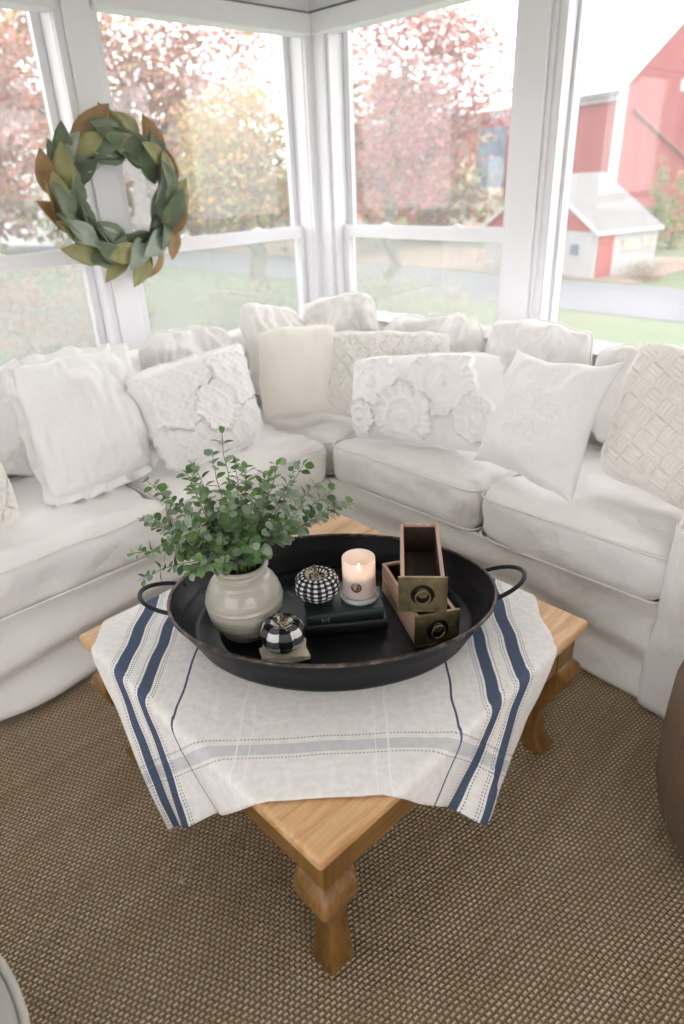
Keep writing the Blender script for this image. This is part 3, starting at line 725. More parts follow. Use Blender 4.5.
# ------------------------------------------------------------------ wooden drawer boxes
def drawer(label, c, z, rz, W, D, H, ph):
    t = thing('wooden_drawer', label, 'drawer box', (c[0], c[1], z), rz, 'small wooden drawers stacked in the tray'); w = .0085
    mb = MB(); mb.box(-W / 2, -W / 2 + w, -D / 2, D / 2, 0, H); mb.box(W / 2 - w, W / 2, -D / 2, D / 2, 0, H); mb.box(-W / 2 + w, W / 2 - w, -D / 2, -D / 2 + w, 0, H); mb.box(-W / 2 + w, W / 2 - w, D / 2 - w, D / 2, 0, H)
    mb.build('drawer_box', M['boxwood'], t, smooth=False, bevel=.0012)
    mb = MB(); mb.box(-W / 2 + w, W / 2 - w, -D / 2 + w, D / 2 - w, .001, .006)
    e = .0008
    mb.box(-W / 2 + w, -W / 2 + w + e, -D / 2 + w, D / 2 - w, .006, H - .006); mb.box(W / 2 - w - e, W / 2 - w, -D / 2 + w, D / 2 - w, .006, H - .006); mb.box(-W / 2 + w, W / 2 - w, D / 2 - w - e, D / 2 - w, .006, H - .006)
    mb.build('inside_shade_sheets', M['boxin'], t, smooth=False)  # thin dark sheets put the shade inside the drawer into the colour
    F = W / 2 + .006; y = -D / 2
    fp = MB(); fp.box(-F, F, y - .005, y - .0003, ph[0], ph[1]); o = fp.build('front_plate', M['brass'], t, smooth=False, bevel=.0015); o['label'] = 'aged brass front of the drawer'
    zc = (ph[0] + ph[1]) / 2; fr = MB()
    for q in ((-F, F, y - .0065, y - .0048, ph[0], ph[0] + .004), (-F, F, y - .0065, y - .0048, ph[1] - .004, ph[1]), (-F, -F + .004, y - .0065, y - .0048, ph[0], ph[1]), (F - .004, F, y - .0065, y - .0048, ph[0], ph[1]), (-.008, .008, y - .0062, y - .0048, zc + .026, zc + .036)): fr.box(*q)
    fr.build('plate_border', M['brass'], o, smooth=False, bevel=.0006)
    k = MB(); v = []
    def disc(R, d0, d1, z_, mi=0):
        s = 32; vv = [(R * math.cos(2 * PI * i / s), y - d, z_ + R * math.sin(2 * PI * i / s)) for d in (d0, d1) for i in range(s)]
        k.add(vv, [tuple(range(s)), tuple(range(s, 2 * s))[::-1]] + [(i, (i + 1) % s, s + (i + 1) % s, s + i) for i in range(s)], mi)
    disc(.026, .005, .0068, zc, 0); disc(.0125, .0068, .0105, zc + .006, 1); disc(.007, .0105, .0140, zc + .006, 1)
    k.tube([(.0165 * math.cos(2 * PI * i / 32), y - .010 - .004 * math.sin(PI * i / 32), zc - .004 + .0165 * math.sin(2 * PI * i / 32)) for i in range(32)], .0021, 7, True, mi=1)
    k.tube([(.0255 * math.cos(2 * PI * i / 40), y - .0068, zc + .0255 * math.sin(2 * PI * i / 40)) for i in range(40)], .0014, 6, True, mi=0)
    k.build('ring_pull', [M['brass_dark'], M['brass']], t); return t
# lower one is turned to the left, upper one rests across it
c_lo = ab(.213, .034); drawer('small wooden drawer with brass ring front lying under the other drawer', c_lo, TF, RZ + math.radians(15.8), .098, .250, .083, (.001, .088))
c_hi = ab(.2225, .053); drawer('small wooden drawer with brass ring front on top of the other drawer', c_hi, TF + .0885, RZ - math.radians(3.5), .098, .262, .086, (-.001, .091))

# ------------------------------------------------------------------ sectional sofa
so = thing('sectional_sofa', 'white slipcovered corner sofa running along both window walls', 'sofa', (0.8, .86, 0))
SB = (0.8, .86, 0)
def sp(mb, name, mat, parent=None, label=None, **k):
    p = parent or so
    o = shift(mb, SB).build(name, mat, p, **k)
    if label: o['label'] = label
    return o
XF, YF = .815, .862      # front planes of the two runs
# solid base of each run
mb = MB(); mb.box(-1.9, 1.62, YF + .03, 1.70, .03, .315); mb.box(XF + .03, 1.62, -.52, YF + .04, .03, .315); sp(mb, 'base', M['slip'], smooth=False, bevel=.02)
# skirt: grid following the front of the L
def skirt(path, nrm, name, sd, z0=.022, z1=.335, amp=.02, dz=None):
    seg = []; tot = 0
    for i in range(len(path) - 1): d = (Vector(path[i + 1]) - Vector(path[i])).length; seg.append((tot, d)); tot += d
    nu = int(tot / .016); nvv = 26; v = []; f = []
    for i in range(nu + 1):
        s = tot * i / nu
        for si, (s0, d) in enumerate(seg):
            if s <= s0 + d + 1e-9: break
        t = (s - s0) / d; p = Vector(path[si]).lerp(Vector(path[si + 1]), t); n0 = Vector(nrm[si]).lerp(Vector(nrm[si + 1]), t).normalized()
        for j in range(nvv + 1):
            q = j / nvv; zz = z0 + (z1 - z0) * q; low = 1 - q
            hm = (.010 * math.sin(s * 5.5 + sd) + .007 * nz(s, 0, 0, 6, sd)) * low ** 2
            fold = amp * (.75 * math.sin(q * 11 + 2.4 * math.sin(s * 1.7 + sd) + s * 1.3) * math.sin(PI * min(1, q * 1.02 + .05)) * (.35 + .65 * abs(math.sin(s * 2.1 + sd)))
                          + .5 * nz(s * .55, 0, zz * 1.6, 8, sd + 5) + .35 * low * math.sin(s * 9 + sd * 2 + 1.5 * nz(s, 0, 0, 3, sd)))
            o = .012 + fold * (.35 + .65 * low) + .018 * low
            v.append((p.x + n0.x * o, p.y + n0.y * o, zz + hm + (dz(s, tot) * low if dz else 0)))
    for i in range(nu):
        for j in range(nvv): k = i * (nvv + 1) + j; f.append((k, k + 1, k + nvv + 2, k + nvv + 1))
    mb = MB(); mb.add(v, f); return mb
mb = skirt([(-1.9, YF), (XF - .02, YF)], [(0, -1), (0, -1)], 'skirt', 1, amp=.075)
o = sp(mb, 'skirt', M['slip']); o.modifiers.new('t', 'SOLIDIFY').thickness = .002
mb = skirt([(XF, YF + .0), (XF, -.505)], [(-1, 0), (-1, 0)], 'skirt', 4, amp=.060)
o = sp(mb, 'skirt', M['slip']); o.modifiers.new('t', 'SOLIDIFY').thickness = .002
# armrest on the right-hand run, its front panel flares to the floor
mb = round_box(1.21, -.635, .03, .88, .235, .62, .06, 30, .01, .006, 9); arm = sp(mb, 'armrest', M['slip'])
mb = skirt([(.80, -.500), (.765, -.515), (.750, -.62), (.765, -.76)], [(-.6, .8), (-.9, .4), (-1, 0), (-.9, -.4)], 'arm_panel', 6, z1=.60, amp=.018)
o = sp(mb, 'arm_front_panel', M['slip']); o.modifiers.new('t', 'SOLIDIFY').thickness = .002
mb = MB(); mb.tube([(.783, -.497, .03), (.772, -.500, .2), (.764, -.503, .4), (.766, -.506, .585), (.80, -.51, .645), (.86, -.515, .655), (1.6, -.515, .655)], .006, 8); sp(mb, 'arm_piping', M['slip_pipe'])
# seat cushions
def seat(x0, x1, y0, y1, sd, z0=.318, h=.185, front='y'):
    cx, cy = (x0 + x1) / 2, (y0 + y1) / 2
    def dent(p, a, b, c):
        if c > 0: p.z += .006 * math.sin(5 * a + sd) * math.sin(4 * b + sd * 2) * c
        return p
    mb = round_box(cx, cy, z0, x1 - x0 - .006, y1 - y0, h, .055, 40, .028, .018, sd, dent=dent, nscale=7)
    o = sp(mb, 'seat_cushion', M['slip'])
    mb = MB(); hx, hy = (x1 - x0 - .006) / 2, (y1 - y0) / 2
    mb.tube(rrect(cx, cy, z0 + h - .020, hx + .0005, hy + .0005, .055, fz=lambda a, b: .003 * math.sin(9 * a + sd)), .0042, 6, True)
    mb.tube(rrect(cx, cy, z0 + .022, hx + .0005, hy + .0005, .055), .0042, 6, True)
    p = sp(mb, 'piping', M['slip_pipe'], o); return o
seat(-1.60, -.71, YF - .03, 1.47, 11); seat(-.70, .06, YF - .035, 1.47, 1); seat(.07, .785, YF - .03, 1.47, 2)
seat(.80, 1.44, .86, 1.47, 3, z0=.316, h=.175); seat(XF - .03, 1.44, .135, .845, 4); seat(XF - .04, 1.44, -.505, .125, 5)
# frames of the backs
mb = round_box(-.1, 1.62, .03, 3.5, .16, .78, .05, 40, 0, .008, 5, nscale=4); sp(mb, 'back_frame', M['slip'])
mb = round_box(1.555, .45, .03, .16, 2.42, .78, .05, 40, 0, .008, 6, nscale=4); sp(mb, 'back_frame', M['slip'])

# ------------------------------------------------------------------ soft pillows
def pillow_mesh(cor, t, pat=None, n=84, pinch=.05, sd=1, wr=.006, back=.8, puff=.5, flange=0, tuft=0, ear=0, sag=.12, cr=.10, wob=.022, ruf=.6, nfl=40, base=(0, 0, 0)):
    TL, TR, BR, BL = [Vector(c) for c in cor]
    rv = ((TR - TL) + (BR - BL)).normalized(); uv_ = ((TL - BL) + (TR - BR)).normalized(); nr = rv.cross(uv_).normalized()
    W = ((TR - TL).length + (BR - BL).length) / 2; H = ((TL - BL).length + (TR - BR).length) / 2
    def P(u, v):
        a = (u + 1) / 2; b = (v + 1) / 2
        return BL.lerp(BR, a).lerp(TL.lerp(TR, a), b)
    def pos(u, v, side):
        eu = 1 - pinch * (1 - v * v) + ear * abs(v) ** 6; ev = 1 - pinch * (1 - u * u) + ear * abs(u) ** 6
        k = 1 - cr * (u * u * v * v) ** 1.6
        p = P(u * eu * k, v * ev * k)
        q = max(0, (1 - abs(u) ** 2.4) * (1 - abs(v) ** 2.4)); th = q ** puff * (1 - sag * v)
        fade = min(1, q * 5)
        if side > 0:
            d = t / 2 * th
            if pat: d += pat(u * W / 2, v * H / 2, W, H) * fade
            d += wr * fade * (nz(u * W, v * H, 0, 7, sd) * 1.4 + .7 * nz(u * W, v * H * .5, 0, 17, sd + 2))
        else: d = -t / 2 * th * back
        d += wob * nz(u * W, v * H, 0, 3, sd + 4)
        p = p + uv_ * (wob * .45 * nz(u * W, 0, v * H, 5, sd + 6) * abs(v) ** 3) + rv * (wob * .35 * nz(0, v * H, u * W, 5, sd + 8) * abs(u) ** 3)
        return p + nr * d - Vector(base)
    v = []; f = []
    for side in (1, -1):
        o = len(v)
        for i in range(n + 1):
            for j in range(n + 1):
                u = math.sin(PI / 2 * (2 * i / n - 1)) * .35 + (2 * i / n - 1) * .65; w = math.sin(PI / 2 * (2 * j / n - 1)) * .35 + (2 * j / n - 1) * .65
                v.append(pos(u, w, side))
        for i in range(n):
            for j in range(n):
                k = o + i * (n + 1) + j; q = (k, k + n + 1, k + n + 2, k + 1); f.append(q if side > 0 else q[::-1])
    mb = MB(); mb.add(v, f)
    fb = None
    if flange:
        fb = MB(); vv = []; ff = []; per = []
        for k in range(nfl * 4):
            s = k / nfl; e = int(s); q = 2 * (s - e) - 1
            per.append([(q, 1), (1, -q), (-q, -1), (-1, q)][e])
        m_ = len(per); R = 6
        for k, (u, w) in enumerate(per):
            c = pos(u, w, 1) ; cen = pos(0, 0, -1) + nr * (t / 2); out = (c - cen); out = (out - nr * out.dot(nr)).normalized()
            for r in range(R + 1):
                q = r / R; wv = ruf * flange * q * (math.sin(k * 2 * PI / m_ * (m_ / 9) + nz(k * .1, 0, 0, 1, sd) * 3) + .5 * nz(k * .31, q, 0, 1, sd + 1))
                vv.append(c + out * flange * (q * (1 + .15 * nz(k * .23, 0, 0, 1, sd + 9))) + nr * wv + Vector((0, 0, -.0)) - out * .006)
        for k in range(m_):
            for r in range(R): a = k * (R + 1) + r; b = ((k + 1) % m_) * (R + 1) + r; ff.append((a, b, b + 1, a + 1))
        fb.add(vv, ff)
    edge = []
    for k in range(200):
        s = k / 50; e = int(s); q = 2 * (s - e) - 1; u, w = [(q, 1), (1, -q), (-q, -1), (-1, q)][e]; edge.append(pos(u, w, 1))
    return mb, fb, edge
def pillow(label, cor, t, mat, pat=None, pipe=None, **k):
    cs = [Vector(c) for c in cor]; base = (cs[2] + cs[3]) / 2
    th = thing('throw_pillow', label, 'pillow', tuple(base), 0, 'throw pillows on the corner sofa')
    mb, fb, edge = pillow_mesh(cor, t, pat, base=tuple(base), **k); mb.build('pillow_body', mat, th)
    if fb: fb.build('ruffle_trim', mat, th)
    if pipe:
        e = MB(); e.tube(edge, pipe, 6, True); e.build('piping', mat, th)
    return th
def push(cor, d):   # move a quad along its own normal, away from the room
    c = [Vector(x) for x in cor]; n = ((c[1] - c[0]) + (c[2] - c[3])).cross((c[0] - c[3]) + (c[1] - c[2])).normalized()
    return [tuple(x - n * d) for x in c]

def basket(block, strands, amp, ang):
    ca, sa = math.cos(ang), math.sin(ang)
    def f(x, y, W, H):
        u, v = (x * ca - y * sa) / block, (x * sa + y * ca) / block; i, j = math.floor(u), math.floor(v); fu, fv = u - i, v - j
        if (i + j) % 2 == 0: al, ac = fu, fv
        else: al, ac = fv, fu
        arch = math.sin(PI * al) ** .5; st_ = abs(math.sin(PI * strands * ac)) ** .7
        return amp * (arch * (.55 + .45 * st_)) - amp * .4
    return f
def rosettes(cs, amp):
    """overlapping ruffled discs; later ones lie over earlier ones"""
    def f(x, y, W, H):
        h = 0
        for (cx, cy, R, ph) in cs:
            dx, dy = x - cx, y - cy; r = math.hypot(dx, dy); a = math.atan2(dy, dx); RR = R * (1 + .06 * math.sin(7 * a + ph) + .035 * math.sin(15 * a + ph * 2)); q = r / RR
            if q < 1.0:
                ruff = .5 + .5 * math.sin(a * 22 + ph + 1.5 * math.sin(a * 5)); rim = smooth01((q - .55) / .40)
                h = .25 + .45 * q * q + .35 * rim * ruff * smooth01((1.0 - q) / .05) * .8 + .16 * max(0, math.sin(q * 15)) + .30 * math.exp(-(q / .16) ** 2)
                h *= smooth01((1.0 - q) / .035 + .15)
        return amp * h
    return f
def motif(x, y, W, H):      # embroidered flower in the middle, herringbone bands to the edges
    r = math.hypot(x, y); a = math.atan2(y, x)
    fl = math.exp(-((r - (.045 + .018 * math.cos(8 * a))) / .010) ** 2) + .8 * math.exp(-((r - (.085 + .012 * math.cos(12 * a))) / .008) ** 2) + .8 * math.exp(-(r / .018) ** 2) + .4 * math.exp(-((r - .11) / .006) ** 2)
    e = max(abs(x), abs(y)); hb = 0
    if e > .115: hb = .5 * abs(math.sin((abs(x) + abs(y)) * 230 + (40 * x if int(e * 55) % 2 else -40 * x)))
    return .007 * fl * smooth01((.125 - r) / .02 + 1) + .0045 * hb
_mt = rosettes([(.13, -.12, .135, 4), (-.13, -.13, .12, 1), (.17, .09, .13, 2), (-.12, .085, .155, 0), (.03, -.02, .10, 5)], .026)
def matelasse(x, y, W, H):
    e = x + W / 2 - .030
    lace = .012 * math.exp(-(e / .010) ** 2) * (.6 + .4 * abs(math.sin(y * 160)))
    return _mt(x, y, W, H) + lace + .0022 * math.sin(x * 190) * math.sin(y * 190)

# 1 knit pillow at the far left of the seat
pillow('cream chunky knit pillow cut by the left edge of the photo', [(-.66, 1.10, .84), (-.345, 1.13, .86), (-.335, 1.00, .53), (-.66, .97, .53)], .13, M['knit'], basket(.05, 3, .016, .5), sd=21, n=110)
# 2 big linen pillow
pillow('large plain white linen pillow with ruffled edge, second from left', [(-.200, 1.275, .935), (.255, 1.30, .925), (.145, 1.06, .535), (-.245, 1.03, .535)], (.20), M['linen'], sd=22, wr=.014, flange=.035, ruf=.55, n=90)
# 3 ruffled matelasse
pillow('white ruffled pillow with embroidered scallops between the linen and plain cream pillows', [(.125, 1.175, .845), (.655, 1.145, .885), (.585, .985, .525), (.150, .975, .525)], .13, M['ruffle'], matelasse, sd=23, n=130, flange=.016, ruf=.5, nfl=70)
# 4 plain cream in the corner
pillow('plain smooth cream pillow standing in the corner of the sofa', [(.78, 1.25, .89), (1.08, 1.08, .89), (1.02, .985, .53), (.715, 1.155, .53)], .17, M['cream'], sd=24, wr=.004, pinch=.03, pipe=.004)
# 5 basket weave behind the rosette pillow
pillow('white basket weave knit pillow behind the lumbar pillow with rosettes', push([(1.000, 1.12, .872), (1.225, .58, .90), (1.125, .50, .54), (.885, 1.04, .535)], .03), .12, M['knit'], basket(.042, 3, .015, .785), sd=25, n=150, flange=.008, ruf=.3)
# 6 rosette lumbar
ros = [(-.20, .055, .125, 0), (.09, .06, .135, 2), (-.06, -.075, .125, 4), (.225, -.07, .085, 1), (-.25, -.09, .075, 3)]
pillow('white lumbar pillow covered in large ruffled fabric rosettes', [(.930, .845, .815), (1.13, .265, .875), (.985, .165, .545), (.815, .735, .525)], .13, M['ruffle'], rosettes(ros, .032), sd=26, n=150, flange=.012, ruf=.6, nfl=60)
# 7 small white square, set on its corner
pillow('white square pillow with embroidered flower, left of the big knit pillow on the right', [(1.080, .198, .885), (1.025, -.180, .915), (.835, -.165, .535), (.900, .215, .555)], .14, M['white_cotton'], motif, sd=27, n=140, ear=.05, pinch=.07, cr=.0, wr=.010)
# 8 chunky basket weave at the right
pillow('large cream basket weave knit pillow at the right end of the sofa', [(1.150, -.165, .985), (1.13, -.560, .93), (.955, -.545, .535), (1.005, -.150, .565)], .17, M['knit'], basket(.055, 4, .016, .35), sd=28, n=170, cr=.13)

# back cushions of the sofa (parts of it)
def back_cushion(cor, t, sd, slouch=.026):
    mb, fb, edge = pillow_mesh(cor, t, None, n=70, pinch=.015, sd=sd, wr=slouch, puff=.40, sag=.05, back=1.0, cr=.13, wob=.055)
    o = sp(mb, 'back_cushion', M['slip']); e = MB(); e.tube(edge, .005, 6, True); sp(e, 'piping', M['slip_pipe'], o); return o
back_cushion([(-.98, 1.47, .90), (-.30, 1.47, .90), (-.30, 1.37, .53), (-.98, 1.37, .53)], .17, 31)
back_cushion([(-.29, 1.47, .895), (.345, 1.48, .895), (.33, 1.37, .53), (-.29, 1.37, .53)], .17, 32)
back_cushion([(.36, 1.48, .905), (.80, 1.47, .890), (.82, 1.37, .53), (.35, 1.37, .53)], .18, 33)
back_cushion([(.855, 1.47, .965), (1.19, 1.47, .90), (1.19, 1.36, .54), (.84, 1.36, .54)], .16, 34)
back_cushion([(1.215, 1.46, .915), (1.425, 1.17, .975), (1.40, 1.10, .54), (1.16, 1.38, .54)], .14, 35)
back_cushion([(1.41, 1.13, .85), (1.43, .57, .925), (1.38, .54, .54), (1.36, 1.10, .54)], .16, 36, .02)
back_cushion([(1.43, .55, .925), (1.42, .10, .920), (1.36, .08, .54), (1.37, .53, .54)], .17, 37, .02)
back_cushion([(1.43, .085, .885), (1.43, -.48, .88), (1.37, -.48, .54), (1.37, .07, .54)], .17, 38, .02)

# loose throw along the top of the right-hand back: bunched white fabric
def throw():
    v = []; f = []; nu, nv_ = 130, 22
    for i in range(nu + 1):
        s = i / nu; y = 1.36 - 1.95 * s
        for j in range(nv_ + 1):
            q = j / nv_; x = 1.47 + .17 * q; arc = math.sin(PI * q)
            z = .815 + .022 * arc + .012 * nz(s * 2, q, 0, 6, 4) + .012 * abs(nz(s * 4, q * 1.5, 0, 5, 8))
            v.append((x + .012 * nz(s * 3, q, 0, 4, 2), y, z))
    for i in range(nu):
        for j in range(nv_): k = i * (nv_ + 1) + j; f.append((k, k + 1, k + nv_ + 2, k + nv_ + 1))
    mb = MB(); mb.add(v, f); o = sp(mb, 'back_cover_top', M['linen']); o.modifiers.new('t', 'SOLIDIFY').thickness = .003
throw()

# ------------------------------------------------------------------ pouf at the right and round seat at the left
pf = thing('pouf', 'brown suede round pouf cut by the right edge, near the sofa arm', 'pouf', (.505, -.935, .0065))
prof = [(.0, 0), (.17, 0), (.205, .006), (.238, .03), (.264, .08), (.278, .15), (.282, .23), (.282, .32), (.278, .40), (.265, .455), (.24, .49), (.18, .51), (.08, .517), (.0, .518)]
mb = MB(); mb.lathe(prof, 72, fn=lambda r, z, a: r * (1 + .012 * abs(math.sin(4 * a)) + .02 * nz(math.cos(a), math.sin(a), z * 3, 2, 4))); mb.build('body', M['brown'], pf)
mb = MB()
for k in range(8):
    a = k * PI / 4; mb.tube([((r * 1.0 + .001) * math.cos(a), (r * 1.0 + .001) * math.sin(a), z) for r, z in prof[2:-1]], .003, 6)
mb.build('seam_piping', M['brown'], pf)
ot = thing('round_ottoman', 'pale grey-cream upholstered round ottoman cut by the lower left corner', 'ottoman', (-1.274, -.24, .0095))
R_ = .40
mb = MB(); mb.lathe([(.0, .06), (R_ - .02, .06), (R_ - .005, .075), (R_, .12), (R_, .38), (R_ - .008, .408), (R_ - .03, .43), (R_ - .08, .442), (.0, .45)], 80); mb.build('seat', M['creamupholstery'], ot)
mb = MB(); mb.tube([(R_ * math.cos(2 * PI * k / 80), R_ * math.sin(2 * PI * k / 80), .405) for k in range(80)], .006, 8, True); mb.build('piping', M['creampipe'], ot)
for k in range(4):
    a = PI / 4 + k * PI / 2; mb = MB(); mb.tube([(.30 * math.cos(a), .30 * math.sin(a), 0), (.28 * math.cos(a), .28 * math.sin(a), .062)], [.014, .02], 12); mb.build('leg', M['pine_leg'], ot)

# ------------------------------------------------------------------ magnolia wreath on the post
WC = Vector((.535, YW - .030 - .042, 1.392))
wr = thing('magnolia_wreath', 'magnolia leaf wreath in green and brown hanging on the white window post', 'wreath', tuple(WC))
RX, RZ_ = .240, .220
mb = MB(); mb.tube([(RX * math.cos(2 * PI * k / 48), .012 * math.sin(5 * 2 * PI * k / 48), RZ_ * math.sin(2 * PI * k / 48)) for k in range(48)], .011, 8, True); mb.build('twig_ring', M['twig'], wr)
mb = MB(); mb.tube([(0, .0, RZ_), (0, .02, RZ_ + .05), (0, .040, RZ_ + .09)], .0025, 6); mb.build('hanging_cord', M['raffia'], wr)
rw = random.Random(5); NLF = 66
for k in range(NLF):
    lay = k % 3; t = 2 * PI * (k // 3) / (NLF / 3) + rw.uniform(-.10, .10) + lay * .07
    rad = (-.050, .030, -.008)[lay] + rw.uniform(-.015, .015)
    left = math.cos(t) < -.15; low = math.sin(t) < -.45; right = math.cos(t) > .3 and not low
    p = Vector(((RX + rad) * math.cos(t), (-.016, -.020, -.040)[lay] - rw.uniform(0, .012), (RZ_ + rad) * math.sin(t)))
    tang = Vector((-math.sin(t), 0, math.cos(t))); rd = Vector((math.cos(t), 0, math.sin(t)))
    s = -1 if left else (1 if right else (1 if math.sin(t) > 0 else -1))
    out = (-.15, .55, .15)[lay] + rw.uniform(-.45, .45)
    d = (tang * s + rd * out + Vector((0, -rw.uniform(.15, .55), 0))).normalized()
    l = rw.uniform(.15, .205); w = l * rw.uniform(.40, .48)
    if lay == 1: c = rw.choice(['mg_brown', 'mg_olive', 'mg_green', 'mg_tan' if low else 'mg_brown', 'mg_olive'])
    elif lay == 0: c = rw.choice(['mg_green', 'mg_dark', 'mg_green', 'mg_sage'])
    else: c = rw.choice(['mg_sage' if (left or low) else 'mg_green', 'mg_green', 'mg_olive', 'mg_sage' if low else 'mg_green'])
    mb = MB(); nn = Vector((rw.gauss(0, .35), -1, rw.gauss(0, .35)))
    dd = d; sd_ = dd.cross(nn).normalized(); n_ = sd_.cross(dd).normalized()
    pr = [(0, .05), (.08, .35), (.22, .74), (.42, 1.0), (.60, .95), (.78, .66), (.90, .34), (1, .0)]; v = []; f = []
    for q, wq in pr:
        c0 = p - dd * (l * .40) + dd * (l * q) + n_ * (.022 * math.sin(PI * q)); e = w / 2 * wq
        v += [c0 + sd_ * e + n_ * (.16 * e), c0 + sd_ * e * .5 + n_ * (-.02 * e), c0 - n_ * .003, c0 - sd_ * e * .5 + n_ * (-.02 * e), c0 - sd_ * e + n_ * (.16 * e)]
    for i in range(len(pr) - 1):
        for j in range(4): a = i * 5 + j; f.append((a, a + 1, a + 6, a + 5))
    mb.add(v, f); mb.v = [(x, min(y, .040), z) for x, y, z in mb.v]
    o = mb.build('leaf', M[c], wr); md = o.modifiers.new('t', 'SOLIDIFY'); md.thickness = .0012; md.offset = 0

# ------------------------------------------------------------------ outdoors
G = -2.2
mb = MB(); mb.box(-60, 140, -60, 160, G - .3, G); o = mb.build('lawn', M['grass'], None, smooth=False); tag(o, kind='structure')
mb = MB(); mb.box(17.2, 22.2, -40, 60, G, G + .02); o = mb.build('road', M['road'], None, smooth=False); tag(o, kind='structure')
mb = MB(); mb.box(22.6, 30, 9.0, 40, G, G + .03); o = mb.build('dirt_yard', M['soil'], None, smooth=False); tag(o, kind='structure')
# the house's own foundation below the floor, so the room stands on the ground
mb = MB(); mb.box(XN - .2, XW + WT, YN - .2, YW + WT, G, -.06); o = mb.build('foundation', M['farwhite'], None, smooth=False); tag(o, kind='structure')

# barn
Cn = Vector((36.19, 16.98, G)); dw = Vector((.3433, .9392, 0)); dg = Vector((.9392, -.3433, 0)); eh = 4.69 - G
bn = thing('barn', 'large red barn with white corner boards across the road', 'building', tuple(Cn))
def BP(a, b, z): return dw * a + dg * b + Vector((0, 0, z))      # a along the wing, b along the gable wall
mb = MB(); mb.prism([BP(0, 0, 0), BP(34, 0, 0), BP(34, 0, eh), BP(0, 0, eh)], dg * 12); mb.build('wing_wall', M['barnred'], bn, smooth=False)
W_ = 8.2; rise = W_ * .84; dk = Vector((.965, .262, 0))
mb = MB(); mb.prism([BP(-.25, 0, 0), BP(-.25, 2 * W_, 0), BP(-.25, 2 * W_, eh), BP(-.25, W_, eh + rise), BP(-.25, 0, eh)], dk * 14); mb.build('gable_wall', M['barnred'], bn, smooth=False)
mb = MB(); mb.prism([BP(.0, -.35, eh - .25), BP(34, -.35, eh - .25), BP(34, 6.0, eh + .5), BP(.0, 6.0, eh + .5)], Vector((0, 0, .25))); mb.build('wing_roof', M['roof'], bn, smooth=False)
mb = MB()
for (b0, b1) in ((0, W_), (2 * W_, W_)): q0 = BP(-.26, b0, eh); q1 = BP(-.26, b1, eh + rise); mb.prism([q0, q1, q1 + dk * 14, q0 + dk * 14], Vector((0, 0, .12)))
mb.build('main_roof', M['roof'], bn, smooth=False)
mb = MB(); mb.prism([BP(-.30, -.10, 0), BP(.08, -.10, 0), BP(.08, -.10, eh + .1), BP(-.30, -.10, eh + .1)], dg * .28); mb.build('corner_board', M['white_trim'], bn, smooth=False)
mb = MB(); mb.prism([BP(0, -.18, eh - .42), BP(34, -.18, eh - .42), BP(34, -.18, eh - .06), BP(0, -.18, eh - .06)], dg * .15); mb.build('fascia', M['white_trim'], bn, smooth=False)
mb = MB(); mb.tube([BP(-.35, .7, 6.04), BP(-.35, 6.2, 3.0), BP(-.35, 12, -.0 + .3)], .07, 6); mb.build('diagonal_rail', M['line'], bn)
mb = MB(); mb.prism([BP(-.30, 3.7, 6.85), BP(-.30, 4.2, 6.85), BP(-.30, 4.2, 7.35), BP(-.30, 3.7, 7.35)], dw * .1); mb.build('small_window', M['white_trim'], bn, smooth=False)
mb = MB(); mb.prism([BP(9.0, -.05, 2.6), BP(12.0, -.05, 2.6), BP(12.0, -.05, 6.0), BP(9.0, -.05, 6.0)], dg * .1); mb.build('open_door', M['dark_open'], bn, smooth=False)  # dark panel painted in place of the shaded opening
mb = MB(); mb.prism([BP(9.0, -.10, 0), BP(15, -.10, 0), BP(15, -.10, 4.6), BP(12.2, -.10, 4.9), BP(12.2, -.10, 2.6), BP(9.0, -.10, 2.6)], dg * .1); mb.build('stone_panel', M['hay'], bn, smooth=False)
for a in (17, 20, 23, 26):
    mb = MB(); mb.prism([BP(a, -.10, .6), BP(a + .55, -.10, .6), BP(a + .55, -.10, 4.0), BP(a, -.10, 4.0)], dg * .1); mb.build('white_post', M['white_trim'], bn, smooth=False)

# shed
C1 = Vector((22.97, 10.76, G)); ds = Vector((3.17, -.79, 0)); Ls = ds.length; ds.normalize(); de = Vector((.24, .97, 0)).normalized(); WD = 5.7; sh_e = 1.55; ap = 3.28
sh = thing('shed', 'small white shed with grey roof and red door in front of the barn', 'building', tuple(C1))
def SPt(a, b, z): return ds * a + de * b + Vector((0, 0, z))      # a along the side wall, b across the gable front
mb = MB(); mb.prism([SPt(0, 0, 0), SPt(0, WD, 0), SPt(0, WD, sh_e), SPt(0, 0, sh_e)], ds * Ls); mb.build('walls', M['shedwhite'], sh, smooth=False)
mb = MB(); mb.prism([SPt(-.02, 0, sh_e), SPt(-.02, WD, sh_e), SPt(-.02, WD / 2, ap)], ds * Ls); mb.build('gable', M['shedred'], sh, smooth=False)
mb = MB()
for (b0, b1) in ((-.14, WD / 2), (WD + .14, WD / 2)):
    z0 = sh_e - .07; mb.prism([SPt(-.12, b0, z0), SPt(-.12, b1, ap + .03), SPt(Ls + .08, b1, ap + .03), SPt(Ls + .08, b0, z0)], Vector((0, 0, .08)))
mb.build('roof', M['roof'], sh, smooth=False)
mb = MB()
for (b0, b1) in ((-.14, WD / 2), (WD + .14, WD / 2)):
    z0 = sh_e - .12; mb.prism([SPt(-.15, b0, z0), SPt(-.15, b1, ap - .02), SPt(-.15, b1, ap + .12), SPt(-.15, b0, z0 + .13)], ds * .03)
mb.prism([SPt(-.12, -.17, sh_e - .11), SPt(Ls + .08, -.17, sh_e - .11), SPt(Ls + .08, -.17, sh_e + .01), SPt(-.12, -.17, sh_e + .01)], de * .03); mb.build('rake_boards', M['white_trim'], sh, smooth=False)
